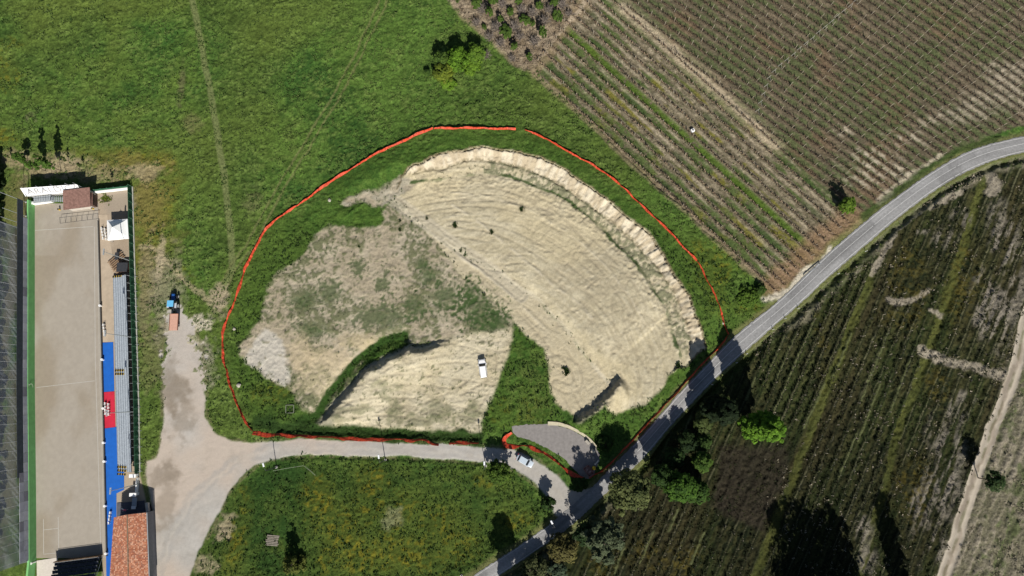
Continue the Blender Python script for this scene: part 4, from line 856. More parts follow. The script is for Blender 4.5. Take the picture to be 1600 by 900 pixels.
# --- north end: leaning white banner with letters, terrace with steps, roofed hut, white walls
ba, bb = P(50, 311), P(136, 303); d_ = (bb - ba).to_2d(); LB = d_.length; rb = math.atan2(d_.y, d_.x)
bnr = empty('banner_wall', (ba.x, ba.y, 0), rb, 'white lettered banner wall leaning back along the north end of the court', 'banner')
Mx = lambda pts: [(x, y, z) for x, y, z in pts]
mb = MB(); zb0, zb1, lean = 2.3, 4.2, 1.55
mb.add([(0, 0, zb0), (LB, 0, zb0), (LB, lean * .8, zb1 - .15), (0, lean, zb1), (0, .08, zb0 - .04), (LB, .08, zb0 - .04), (LB, lean * .8 + .08, zb1 - .2), (0, lean + .08, zb1 - .05)], [(0, 1, 2, 3), (7, 6, 5, 4), (0, 3, 7, 4), (1, 5, 6, 2), (3, 2, 6, 7), (0, 4, 5, 1)])
mb.build('banner', M_WHITE, bnr)
MB().box((LB / 2, .35, zb0 / 2), (LB, .25, zb0 - .02)).build('wall', mat('dim_wall', (.42, .40, .38), .9, .1), bnr)
for k in range(8): MB().tube([(LB * k / 7, 1.7, 0), (LB * k / 7, .9, 3.2)], .05, 5).build('prop', M_STEEL, bnr)
def text_obj(s, size, name, m, parent, M, extr=.01, squeeze=1.0):
    cu = bpy.data.curves.new(name, 'FONT'); cu.body = s; cu.size = size; cu.offset = .014; cu.extrude = extr; cu.align_x = 'LEFT'; t_ = bpy.data.objects.new(name, cu); C.objects.link(t_)
    bpy.context.view_layer.update(); me = bpy.data.meshes.new_from_object(t_.evaluated_get(bpy.context.evaluated_depsgraph_get())); bpy.data.objects.remove(t_); me.materials.clear(); me.materials.append(m); me.name = name
    o = bpy.data.objects.new(name, me); C.objects.link(o); o.parent = parent; o.matrix_local = M; return o
ang = math.atan2(zb1 - zb0, lean * .95)
text_obj('ARALDICA', 2.25, 'lettering', mat('letter_grey', (.30, .30, .31), .8, .05), bnr, Matrix.Translation((1.0, .26, zb0 + .50)) @ Matrix.Rotation(ang, 4, 'X') @ Matrix.Diagonal((1.22, 1, 1, 1)))
# guy poles standing on the terrace
for i, (px, py) in enumerate([(62, 305), (84, 303), (106, 301), (128, 299), (140, 298)]):
    g = P(px, py); r_ = empty('guy_pole', (g.x, g.y, 0), 0, 'thin light pole behind the white banner wall at the north end', 'pole', 'poles behind the banner wall'); MB().tube([(0, 0, 0), (-.1, .05, 6.5)], .05, 5).build('pole', M_POST, r_); MB().box((0, 0, .04), (.35, .35, .1)).build('base_plate', M_CONC, r_)
# steel platform with stair
g = P(66, 311, 1.6); pf_ = empty('steel_platform', (g.x, g.y, 0), rb, 'grey steel walkway with stair beside the small brown roofed hut', 'platform')
for k in range(7): MB().box((-1.9 + k * .62, 0, 1.6), (.55, 1.7, .06)).build('deck_plank', M_STEEL, pf_)
for k in range(9): MB().box((2.4 + k * .42, -.25, 1.5 - k * .15), (.30, 1.4, .05)).build('stair_tread', M_STEEL, pf_)
for sx in (-2.1, 2.1):
    for sy in (-.8, .8): MB().tube([(sx, sy, 0), (sx, sy, 2.6)], .05, 6).build('leg', M_STEEL, pf_)
mb = MB(); [mb.tube([(-2.1, sy, 2.6), (2.1, sy, 2.6), (6.0, sy - .25, 1.3)], .035, 5) for sy in (-.8, .8)]; mb.build('handrail', M_STEEL, pf_)
g0, g1 = P(43.5, 318, 1.2), P(80, 313, 1.2); d_ = (g1 - g0).to_2d(); r_ = empty('white_parapet', (g0.x, g0.y, 0), math.atan2(d_.y, d_.x), 'low white parapet wall across the north end of the court', 'wall')
MB().box((d_.length / 2, 0, .6), (d_.length, .5, 1.2)).build('wall', M_WHITE, r_); MB().box((d_.length / 2, 0, 1.23), (d_.length + .1, .7, .06)).build('coping', M_WHITE, r_)
# hut
c00, c10, c11, c01 = P(99, 328, 2.7), P(141.5, 322.5, 2.7), P(140, 292.5, 3.6), P(98, 297.5, 3.6)
hut = empty('hut', (c00.x, c00.y, 0), 0, 'small hut with brown mossy monopitch roof at the north end of the court', 'hut'); ho = hut.location
M_BROWN = mat('brown_roof', (.185, .105, .085), .95, .30, 2.2, bump=.3)
q = [(c - ho) for c in (c00, c10, c11, c01)]
mb = MB(); mb.add([(p.x, p.y, p.z) for p in q] + [(p.x, p.y, p.z - .15) for p in q], [(0, 1, 2, 3), (7, 6, 5, 4), (0, 4, 5, 1), (1, 5, 6, 2), (2, 6, 7, 3), (3, 7, 4, 0)]); mb.build('roof', M_BROWN, hut)
ins = [q[0] * .92 + q[2] * .08, q[1] * .92 + q[3] * .08, q[2] * .92 + q[0] * .08, q[3] * .92 + q[1] * .08]
mb = MB(); mb.add([(p.x, p.y, 0) for p in ins] + [(p.x, p.y, p.z - .16) for p in ins], [(0, 1, 5, 4), (1, 2, 6, 5), (2, 3, 7, 6), (3, 0, 4, 7)]); mb.build('wall', mat('plaster', (.45, .41, .36), .9, .1), hut)
s_ = (q[0] + q[1]) / 2; MB().box((s_.x - .8, s_.y + .45, 1.0), (.95, .08, 2.0), rz=rb).build('door', mat('brown_door', (.09, .05, .03), .7, .2), hut)
g = P(145, 313, 1.2); wb = empty('wooden_booth', (g.x, g.y, 0), rb, 'dark brown wooden booth against the east side of the hut', 'booth'); MB().box((0, 0, 1.15), (1.0, 3.0, 2.3)).build('wall', mat('dark_wood', (.075, .045, .035), .85, .25, 3), wb); MB().box((0, 0, 2.36), (1.25, 3.3, .1), ry=.1).build('roof', M_BROWN, wb)
for i, (px, py) in enumerate([(146.5, 326.5), (94, 328)]):
    g = P(px, py); yb_ = empty('sports_bin', (g.x, g.y, 0), .5, ['yellow bollard at the south east corner of the hut', 'yellow bollard at the south west corner of the hut'][i], 'bollard', 'yellow bollards at the hut corners'); MB().tube([(0, 0, 0), (0, 0, .8)], .18, 10).build('post', M_YEL, yb_); MB().disc((0, 0, .84), .2, .08, n=10).build('cap', M_BLACK, yb_); yb_.name = 'bollard'
ga, gb = P(143, 302.5, 0), P(205, 295.5, 0); d_ = (gb - ga).to_2d(); r_ = empty('white_wall', (ga.x, ga.y, 0), math.atan2(d_.y, d_.x), 'white perimeter wall with dark green hedge screen at the north east corner', 'wall')
MB().box((d_.length / 2, 0, .55), (d_.length, .3, 1.1)).build('wall', M_WHITE, r_); MB().box((d_.length / 2, .25, .95), (d_.length, .08, 1.9)).build('screen', M_WIND, r_)
for k in range(7): MB().tube([(d_.length * k / 6, .34, 0), (d_.length * k / 6, .34, 2.1)], .04, 6).build('fence_post', MATS['green_post'], r_)
# pipe barrier on the court
r_ = empty('pipe_barrier', P(123, 342), 0, 'black pipe barrier frame lying across the north end of the court', 'barrier'); o_ = r_.location
def lp_(px, py, z): return P(px, py, z) - Vector((o_.x, o_.y, 0))
mb = MB(); mb.tube([lp_(94, 349, 0), lp_(154, 341.5, 0)], .05, 5); mb.tube([lp_(93, 340, 1.0), lp_(153, 333.5, 1.0), ], .05, 5); mb.build('rail', M_DKST, r_)
for k in range(8): MB().tube([lp_(94 + 8.5 * k, 349 - 1.06 * k, 0), lp_(93 + 8.5 * k, 340 - .93 * k, 1.0)], .035, 5).build('strut', M_DKST, r_)
# marquee
c4 = [P(168, 375.5, 2.3), P(201, 372.5, 2.3), P(199, 342, 2.3), P(167, 344, 2.3)]; mc_ = sum(c4, Vector()) / 4
tent = empty('marquee', (mc_.x, mc_.y, 0), 0, 'white pyramid roofed marquee between the court and the green fence', 'marquee'); M_TENT = mat('tent_canvas', (.82, .82, .81), .7, .02, 1)
mb = MB(); nseg = 8; rim_ = []
for e in range(4):
    for k in range(nseg): rim_.append((c4[e].lerp(c4[(e + 1) % 4], k / nseg) - mc_))
lev = []
for t in np.linspace(0, 1, 8):
    for p in rim_: lev.append((p.x * (1 - t * .985), p.y * (1 - t * .985), 2.3 + 2.3 * (t ** 1.35)))
nr = len(rim_); fs = [(l * nr + k, l * nr + (k + 1) % nr, (l + 1) * nr + (k + 1) % nr, (l + 1) * nr + k) for l in range(7) for k in range(nr)] + [tuple(7 * nr + k for k in range(nr))]
mb.add(lev, fs); mb.build('canopy', M_TENT, tent)
mb = MB(); vs_ = [(p.x * 1.004, p.y * 1.004, 2.31) for p in rim_] + [(p.x * 1.004, p.y * 1.004, 1.98) for p in rim_]; mb.add(vs_, [(nr + k, nr + (k + 1) % nr, (k + 1) % nr, k) for k in range(nr)]); mb.build('valance', M_TENT, tent)
for p in c4: q_ = (p - mc_) * .97; MB().tube([(q_.x, q_.y, 0), (q_.x, q_.y, 2.3)], .05, 6).build('leg', M_POST, tent)
MB().tube([(0, 0, 4.5), (0, 0, 5.0)], .07, 8, .02).build('finial', M_WHITE, tent)
# timber benches stacked north of the stand
g = P(187, 412); r_ = empty('timber_stack', (g.x, g.y, 0), R(42), 'stack of brown timber planks on the walkway at the north end of the stand', 'timber'); M_WOOD = mat('weathered_wood', (.25, .165, .10), .85, .3, 3)
for k in range(9): MB().box((random.uniform(-.2, .2), -2.2 + k * .52, .35 + .05 * (k % 3)), (4.2, .24, .12)).build('plank', M_WOOD, r_)
for s in (-1.3, 1.3): MB().box((s, 0, .14), (.2, 4.8, .26)).build('bearer', MATS['dark_wood'], r_)
g = P(196, 419); r_ = empty('goods_crate', (g.x, g.y, 0), 0, 'dark covered crate between the timber planks and the grandstand', 'crate'); MB().box((0, 0, .7), (2.6, 2.2, 1.4)).build('body', MATS['dark_wood'], r_, bevel=.04); MB().box((0, 0, 1.44), (2.7, 2.3, .08)).build('lid', M_DKST, r_)
g = P(185.5, 401); r_ = empty('barbecue', (g.x, g.y, 0), 0, 'dark metal barbecue standing on the sandy walkway near the marquee', 'barbecue'); MB().box((0, 0, .75), (.9, 1.8, .4)).build('firebox', M_DKST, r_); [MB().tube([(sx * .38, sy * .8, 0), (sx * .38, sy * .8, .6)], .04, 6).build('leg', M_DKST, r_) for sx in (-1, 1) for sy in (-1, 1)]
g = P(167, 311); o = tufts('weed_patch', np.array([(g.x + random.gauss(0, .6), g.y + random.gauss(0, .6), 0.02) for _ in range(60)]), .45, (.07, .11, .01), (.13, .16, .02), M_LEAF, 5)
# --- tiled house
hE = 4.1; hR = 5.4
w0, w1, e0, e1 = P(178, 808.5, hE), P(180, 925, hE), P(228.5, 801, hE), P(233, 925, hE); r0, r1 = P(199, 804, hR), P(201, 925, hR)
w1 = Vector((w0.x + .3, P(180, 925, hE).y, hE)); hs = empty('tiled_house', (w0.x, w0.y, 0), 0, 'house with terracotta tiled gable roof at the south end of the walkway', 'house'); ho = hs.location
# roof as rows of tiles
mb = MB(); Vt = []; Ct = []
def roof_side(a0, a1, b0, b1, ncol, nrow):
    vs_, fs_, cs_ = [], [], []
    for j in range(nrow):
        for i in range(ncol):
            for (di, dj, up_) in ((0, 0, .05), (1, 0, .05), (1, 1.1, .0), (0, 1.1, .0)):
                u = (i + di) / ncol; v = min(1, (j + dj) / nrow); p = a0.lerp(a1, v) * 1; q_ = b0.lerp(b1, v); pt_ = p.lerp(q_, u)
                vs_.append((pt_.x - ho.x, pt_.y - ho.y, pt_.z + up_ * (1 if dj == 0 else 0) + .03 * ((i + j) % 2)))
            k = len(vs_) - 4; fs_.append((k, k + 1, k + 2, k + 3)); t = random.random(); south = 1 if (i / ncol > .74 and False) else 0
            c_ = [(.40, .155, .085), (.47, .21, .125), (.33, .12, .07), (.53, .30, .20), (.30, .14, .095)][int(t * 4.99)]; f_ = random.uniform(.85, 1.12); cs_ += [tuple(x * f_ for x in c_)] * 4
    return vs_, fs_, cs_
M_TILE = mat_attr('roof_tile', .9, 4, .15, .2)
for nm_, A in (('roof_west', (w0, r0, w1, r1)), ('roof_east', (r0, e0, r1, e1))):
    a, b, c_, d_ = A; vs_, fs_, cs_ = roof_side(a, b, c_, d_, 62, 14); o = np_mesh('roof', vs_, fs_, M_TILE, cs_, hs)
MB().tube([r0 - ho + Vector((0, 0, .06)), r1 - ho + Vector((0, 0, .06))], .13, 8).build('ridge', mat('ridge_tile', (.20, .15, .10), .9, .3), hs)
ins = [w0.lerp(e0, .03), e0.lerp(w0, .03), e1.lerp(w1, .03), w1.lerp(e1, .03)]; ins = [p - ho for p in ins]; ins[0].y -= .15; ins[1].y -= .15; rr0 = r0 - ho; rr1 = r1 - ho
mb = MB(); zt2 = hE - .12; mb.add([(p.x, p.y, 0) for p in ins] + [(p.x, p.y, zt2) for p in ins] + [(rr0.x, rr0.y - .2, hR - .14), (rr1.x, rr1.y, hR - .14)], [(0, 4, 8, 5, 1), (1, 5, 6, 2), (2, 6, 9, 7, 3), (3, 7, 4, 0), (4, 7, 9, 8), (8, 9, 6, 5)]); mb.build('wall', mat('grey_plaster', (.20, .20, .215), .9, .12), hs)
for k, fx in enumerate((.3, .7)):
    p = ins[0].lerp(ins[1], fx); f_ = MB().box((p.x, p.y + .04, 1.9), (1.1, .08, 1.2)).build('window', M_WHITE, hs); MB().box((p.x, p.y + .09, 1.9), (.9, .03, 1.0)).build('pane', mat('window_glass', (.03, .04, .05), .1, .05), f_)
mb = MB(); pe0, pe1 = e0 - ho, e1 - ho; mb.tube([pe0 + Vector((.12, 0, -.05)), pe1 + Vector((.12, 0, -.05))], .10, 8); mb.build('gutter', M_STEEL, hs)
# terrace slab, white side wall, gate table
poly_sheet('terrace', [P(*p).to_2d() for p in [(183,786),(226,782),(229,812),(183,816)]], .09, mat('dark_paving', (.085, .088, .105), .85, .15, 1.5))
wl_ = [P(232,785), P(236,815), P(238.5,870), P(238,905)]; r_ = empty('pale_wall', (wl_[1].x, wl_[1].y, 0), 0, 'low pale wall curving along the east side of the tiled house', 'wall'); ww = [(p.x - wl_[1].x, p.y - wl_[1].y) for p in wl_]
MB().prism([(x - .30, y) for x, y in ww] + [(x + .30, y) for x, y in ww[::-1]], -.2, .85).build('wall', mat('pale_plaster', (.56, .50, .43), .9, .12, 1), r_); MB().prism([(x - .36, y) for x, y in ww] + [(x + .36, y) for x, y in ww[::-1]], .852, .93).build('coping', mat('pale_coping', (.60, .54, .46), .9, .1), r_)
for i, (px, py, lab) in enumerate([(214.5, 742, 'white entrance pillar with wide cap just south of the grandstand'), (215, 771, 'white entrance pillar with grey counter beside the house shadow')]):
    g = P(px, py); r_ = empty('entrance_pillar', (g.x, g.y, 0), 0, lab, 'pillar', 'white entrance pillars'); MB().box((0, 0, 1.0), (.8, .6, 2.0)).build('shaft', M_WHITE, r_); MB().box((0, 0, 2.06), (1.6, .8, .12)).build('cap', M_WHITE, r_)
    if i: MB().box((-.1, -1.9, .9), (1.1, 2.2, .10)).build('counter', M_STEEL, r_); MB().box((-.2, -3.1, .95), (1.0, .7, .12)).build('shelf', M_WHITE, r_); [MB().tube([(sx - .1, -2.8, 0), (sx - .1, -2.8, .86)], .04, 6).build('leg', M_DKST, r_) for sx in (-.4, .4)]
    else: MB().box((.45, -2.6, .5), (.25, 4.0, 1.0)).build('side_wall', M_WHITE, r_)
g = P(200.5, 796); r_ = empty('parasol', (g.x, g.y, .1), 0, 'small folded pink and white parasol in the shade of the tiled house', 'parasol'); MB().tube([(0, 0, 0), (0, 0, 2.4)], .03, 6).build('pole', M_WHITE, r_); MB().tube([(0, 0, 1.1), (-.1, .2, 1.9), (-.15, .35, 2.5)], .26, 8, .03).build('canopy', mat('pink_cloth', (.62, .16, .24), .8, .2, 3), r_); MB().tube([(-.1, .3, 2.0), (-.35, .75, 2.3)], .2, 8, .05).build('flap', M_WHITE, r_)
g = P(235, 788); o = MB().tube([(g.x, g.y, .1), (g.x + .5, g.y - 1.2, .25), (g.x + .3, g.y - 2.2, .1)], .14, 8).build('drain_hose', M_BLACK); tag(o, 'thick black drain hose curling past the end of the pale wall', 'hose')
# --- south grandstand, rises to the south
sa, sb = P(92, 874), P(161, 865); d_ = (sb - sa).to_2d(); r_ = empty('south_grandstand', (sa.x, sa.y, 0), math.atan2(d_.y, d_.x), 'dark steep grandstand across the south end of the court', 'grandstand'); L_ = d_.length; r_.name = 'end_grandstand'
MB().box((L_ / 2, -.2, 1.0), (L_, .18, 2.0)).build('front_wall', mat('brown_boards', (.13, .085, .05), .85, .3, 2), r_)
M_SEAT = mat('dark_seating', (.045, .05, .062), .7, .25, 2)
for k in range(8):
    MB().box((L_ / 2, -.75 - k * .8, 1.5 + .42 * k), (L_, .78, .08)).build('tier', M_SEAT, r_)
    mb = MB(); [mb.box((.4 + i * .55, -.85 - k * .8, 1.75 + .42 * k), (.42, .40, .05)) for i in range(int(L_ / .55) - 1) if random.random() < .8]; mb.build('seat_row', M_SEAT, r_)
for i in range(7):
    x = L_ * i / 6; mb = MB(); mb.tube([(x, -.4, 0), (x, -6.9, 4.7)], .06, 5); mb.tube([(x, -6.9, 0), (x, -6.9, 7.6)], .06, 5); mb.build('support_frame', M_STEEL, r_)
MB().box((L_ / 2, -6.95, 4.9), (L_, .1, 5.0)).build('back_screen', M_DKST, r_); mb = MB(); mb.tube([(0, -.3, 2.3), (L_, -.3, 2.3)], .04, 5); mb.build('guard_rail', M_STEEL, r_)
o = poly_sheet('concrete_pad', [P(*p).to_2d() for p in [(57.5,876),(90,871),(91,898),(91,915),(58,915)]], .05, mat('pale_slab', (.56, .51, .45), .9, .08))
for i, (px, py, lab) in enumerate([(56, 877.5, 'white post with ball top at the south corner of the green wall'), (47.5, 873, 'white concrete post beside the end of the green wall')]):
    g = P(px, py); q_ = empty('corner_post', (g.x, g.y, 0), 0, lab, 'post', 'white posts at the south end of the green wall'); MB().tube([(0, 0, 0), (0, 0, 1.6)], .16, 8).build('post', M_WHITE, q_); MB().disc((0, 0, 1.7), .3, .25, n=12).build('cap', M_WHITE, q_)
g0, g1 = P(47, 873), P(50, 900); o = MB().tube([(g0.x, g0.y, .6), (g1.x, g1.y, .6)], .28, 8).build('rolled_cover', M_WHITE); tag(o, 'long white rolled cover lying by the south end of the green wall', 'cover')

# ------------------------------------------------------------------ vehicles
M_TYRE = mat('tyre', (.015, .015, .016), .9, .1); M_GLASS = mat('car_glass', (.012, .016, .022), .08, .05, spec=.6); M_RIM = mat('rim', (.4, .4, .42), .4, .1, metal=.6); M_LAMP = mat('headlamp', (.6, .62, .65), .15, .02); M_RED = mat('tail_lamp', (.35, .02, .02), .3, .05)
def car(px, py, rz, Lc, Wc, Hc, paint_, lab, roofc=None, hood=.26, tail=.10, rear=.28):
    g = P(px, py); r_ = empty('car', (g.x, g.y, .06), rz, lab, 'car'); m = mat('car_paint' + str(paint_), paint_, .28, .03, spec=.6)
    hl = Lc / 2; hw = Wc / 2; zb_, zs = .30, Hc * .60
    # lower body with rounded plan outline
    def ring(scx, scy, z, n=24, p=4.0, dx=0):
        out = []
        for k in range(n):
            a = 2 * math.pi * k / n; c_, s_ = math.cos(a), math.sin(a); out.append((dx + scx * math.copysign(abs(c_) ** (2 / p), c_), scy * math.copysign(abs(s_) ** (2 / p), s_), z))
        return out
    rings = [ring(hl * .93, hw * .90, zb_ - .05), ring(hl * .99, hw * .99, zb_ + .12), ring(hl, hw, zs * .72), ring(hl * .985, hw * .97, zs * .93), ring(hl * .95, hw * .90, zs), ring(hl * .80, hw * .80, zs + .03)]
    n = 24; mb = MB(); vs_ = sum(rings, []); fs = [(l * n + k, l * n + (k + 1) % n, (l + 1) * n + (k + 1) % n, (l + 1) * n + k) for l in range(len(rings) - 1) for k in range(n)] + [tuple(range(n))[::-1], tuple((len(rings) - 1) * n + k for k in range(n))]
    mb.add(vs_, fs); body = mb.build('body', m, r_, smooth=True)
    xf = hl - Lc * hood; xr = -hl + Lc * tail
    # cabin glass and roof
    def quadring(x0_, x1_, w_, z): return [(x0_, -w_, z), (x1_, -w_, z), (x1_, w_, z), (x0_, w_, z)]
    base = quadring(xr - .05, xf + .05, hw * .88, zs - .02); top = quadring(xr + rear, xf - .62, hw * .74, Hc - .04)
    mb = MB(); mb.add(base + top, [(4, 5, 6, 7), (0, 1, 5, 4), (1, 2, 6, 5), (2, 3, 7, 6), (3, 0, 4, 7)]); mb.build('windows', M_GLASS, r_, bevel=.05)
    rc = mat('car_roof' + str(roofc), roofc, .3, .03, spec=.6) if roofc else m
    mb = MB(); a = quadring(xr + rear - .06, xf - .56, hw * .78, Hc - .07); b = quadring(xr + rear + .06, xf - .70, hw * .70, Hc); mb.add(a + b, [(3, 2, 1, 0), (4, 5, 6, 7), (0, 1, 5, 4), (1, 2, 6, 5), (2, 3, 7, 6), (3, 0, 4, 7)]); mb.build('roof', rc, r_, bevel=.04)
    for s in (-1, 1):
        for (xa, xb) in ((xf + .02, xf - .60), (xr - .02, xr + rear)): MB().tube([(xa, s * hw * .87, zs), (xb, s * hw * .755, Hc - .06)], .045, 5).build('pillar', m, r_)
    for sx in (hl - Lc * .19, -hl + Lc * .19):
        for s in (-1, 1):
            w_ = MB().disc((sx, s * (hw - .10), .32), .32, .22, 'Y', 18).build('wheel', M_TYRE, r_); MB().disc((sx, s * (hw + .005), .32), .20, .03, 'Y', 12).build('rim', M_RIM, w_)
    for s in (-1, 1):
        MB().box((hl - .12, s * hw * .66, zs * .80), (.20, .36, .16), rz=-s * .25).build('headlight', M_LAMP, r_); MB().box((-hl + .07, s * hw * .70, zs * .85), (.12, .28, .18)).build('tail_light', M_RED, r_); MB().box((xf - .15, s * (hw + .08), zs + .06), (.16, .20, .14)).build('mirror', m, r_)
        MB().box((0, s * (hw * .985), zs * .80), (.16, .03, .03)).build('door_handle', M_RIM, r_)
    return r_
car(754.5, 576, R(98), 4.55, 1.9, 1.72, (.80, .80, .80), 'white estate car parked on the bare sandy ground', hood=.25, tail=.01, rear=.10)
car(820, 719.5, R(-29), 4.35, 1.80, 1.50, (.50, .56, .62), 'silver blue car driving along the gravel lane', roofc=(.45, .52, .58), hood=.25, tail=.12)
# tractor
g = G(274, 474); tr = empty('tractor', (g.x, g.y, hz(g.x, g.y)), R(90), 'blue tractor parked on the grass with its trailer behind', 'tractor'); M_TB = mat('tractor_blue', (.012, .075, .28), .45, .1, spec=.5); M_CABR = mat('cab_roof_blue', (.13, .42, .68), .5, .06)
MB().box((1.25, .0, 1.15), (1.9, .75, .75)).build('hood', M_TB, tr, bevel=.08); MB().box((.2, 0, .75), (3.4, .55, .5)).build('chassis', M_DKST, tr)
MB().box((-.35, 0, 1.75), (1.35, 1.4, 1.3), taper=.88).build('cab', M_GLASS, tr, bevel=.04); MB().box((-.35, 0, 2.48), (1.55, 1.55, .16)).build('cab_roof', M_CABR, tr, bevel=.05)
for s in (-1, 1):
    w_ = MB().disc((-.75, s * .92, .82), .82, .48, 'Y', 22).build('wheel', M_TYRE, tr); MB().disc((-.75, s * 1.10, .82), .42, .16, 'Y', 14).build('rim', M_WHITE, w_)
    w_ = MB().disc((1.65, s * .80, .55), .55, .36, 'Y', 20).build('wheel', M_TYRE, tr); MB().disc((1.65, s * .94, .55), .28, .12, 'Y', 14).build('rim', M_WHITE, w_)
    mb = MB(); mb.box((-.75, s * .95, 1.72), (1.2, .5, .06)); mb.build('mudguard', mat('grey_guard', (.42, .44, .48), .5, .1), tr); MB().box((2.2, s * .25, 1.2), (.06, .18, .16)).build('headlight', M_LAMP, tr)
MB().tube([(1.6, .28, 1.5), (1.6, .28, 2.5)], .05, 8).build('exhaust', M_DKST, tr); MB().tube([(-1.5, 0, .6), (-2.2, 0, .55)], .08, 6).build('drawbar', M_DKST, tr)
g = G(275, 504); tl = empty('farm_trailer', (g.x, g.y, hz(g.x, g.y)), R(91), 'flat pinkish timber trailer hitched behind the blue tractor', 'trailer'); M_PINK = mat('pink_boards', (.52, .30, .225), .85, .10, 2)
MB().box((0, 0, 1.02), (4.1, 2.05, .12)).build('bed', M_PINK, tl); MB().box((0, 0, .8), (3.8, .8, .25)).build('chassis', M_DKST, tl)
for s in (-1, 1):
    MB().box((0, s * 1.04, 1.12), (4.1, .06, .34)).build('side_board', mat('rust_boards', (.20, .09, .06), .85, .2), tl); w_ = MB().disc((-.6, s * .85, .45), .45, .26, 'Y', 18).build('wheel', M_TYRE, tl); MB().disc((-.6, s * .99, .45), .22, .06, 'Y', 12).build('rim', M_RIM, w_)
MB().box((2.05, 0, 1.15), (.06, 2.05, .40)).build('head_board', MATS['rust_boards'], tl); MB().tube([(2.0, .5, .75), (3.4, 0, .6), (2.0, -.5, .75)], .06, 6).build('drawbar', M_DKST, tl)

# ------------------------------------------------------------------ orange site fence
M_ORANGE = mat('orange_mesh', (.46, .052, .020), .75, .42, 2.2); M_ORANGE.node_tree.nodes['Principled BSDF'].inputs['Roughness'].default_value = .6
M_ROD = mat('rusty_rod', (.16, .08, .05), .8, .2)
def site_fence(pts, lab, hgt=.62, lean=.24, spacing=3.2, smooth=2):
    pl = np.array([G(x, y)[:2] for x, y in pts]); q_ = smooth_line(resample(pl, .45), smooth); n = len(q_); c_ = q_[n // 2]; r_ = empty('site_fence', (c_[0], c_[1], hz(*c_)), 0, lab, 'fence', 'orange plastic mesh fence round the earthworks'); o_ = np.array([c_[0], c_[1]]); oz = r_.location.z
    vs_ = []; T = np.gradient(q_, axis=0); T /= np.hypot(T[:, 0], T[:, 1])[:, None] + 1e-9; Nn = np.stack([-T[:, 1], T[:, 0]], 1); sidel = math.copysign(1, 1); ph = random.random() * 50
    for i in range(n):
        h_ = hgt * (.80 + .30 * float(vn(i * .22 + ph, 0, 3))); ln = lean * (.10 + 1.7 * float(vn(i * .17 + ph, 4, 5))) ; z0_ = hz(*q_[i]) - oz
        row = []
        for k in range(5):
            t = k / 4; off = ln * (t ** 1.3) + .16 * math.sin(t * 5 + i * .5) * float(vn(i * .6 + ph, k, 8)); p = q_[i] - o_ + Nn[i] * off; row.append((p[0], p[1], z0_ + .02 + h_ * t * (1 - .12 * (ln > .5))))
        for k in (4, 3, 2, 1, 0): row.append((row[k][0] + Nn[i][0] * .035, row[k][1] + Nn[i][1] * .035, row[k][2] + .012))
        vs_ += row
    fs_ = [(i * 10 + k, i * 10 + (k + 1) % 10, (i + 1) * 10 + (k + 1) % 10, (i + 1) * 10 + k) for i in range(n - 1) for k in range(10)] + [tuple(range(10)), tuple((n - 1) * 10 + k for k in range(10))[::-1]]
    MB().add(vs_, fs_).build('mesh_netting', M_ORANGE, r_)
    st_ = max(1, int(spacing / .45)); rod = None
    for i in range(0, n, st_):
        p = q_[i]; z_ = hz(*p) - oz
        if rod is None: rod = MB().tube([(0, 0, -.3), (0, 0, 1.25)], .025, 5).build('rod', M_ROD, r_); o = rod
        else: o = rod.copy(); C.objects.link(o)
        o.location = (p[0] - c_[0], p[1] - c_[1], z_)
site_fence([(678,202),(720,201.5),(760,202),(806,203)], 'orange mesh fence run straight along the north side of the earthworks')
site_fence([(395,673),(392,670),(378,645),(368,620),(358,590),(351,560),(349,530),(352,510),(362,485),(374,455),(383,425),(395,400),(405,380),(415,362),(430,345),(450,332),(480,312),(510,290),(560,258),(590,240),(630,222),(660,208),(677,202)], 'long orange mesh fence curving round the west side of the earthworks')
site_fence([(686,693.5),(676,692),(668,686.5),(640,685.5),(620,685),(570,684),(520,682),(460,678.5),(420,676.5),(396,673.5)], 'orange mesh fence run along the north verge of the gravel lane', lean=.55)
site_fence([(748,691),(735,690),(720,689),(702,691)], 'short slumped orange mesh fence run beside the lane near the roadside tree', lean=.5)
site_fence([(914,745.5),(905,742),(885,732),(870,720),(850,705),(830,696),(800,694),(791,693),(789.5,686),(801,678)], 'orange mesh fence run hooked round the south edge of the asphalt lot', lean=.6)
site_fence([(1136,524),(1120,545),(1090,575),(1050,620),(1010,662),(985,690),(965,712),(940,735),(920,746)], 'orange mesh fence run beside the asphalt road verge', lean=.16)
site_fence([(820,203.5),(840,212),(865,225),(890,240),(920,255),(950,275),(980,300),(1010,330),(1040,357),(1065,385),(1088,408)], 'orange mesh fence run curving along the north east meadow beside the vineyard', lean=.16)
site_fence([(1089,409),(1098,425),(1105,440),(1112,452),(1120,470),(1128,495),(1132,512),(1137,523)], 'thin sagging orange mesh fence run between the vineyard corner and the road', hgt=.55, lean=.08)

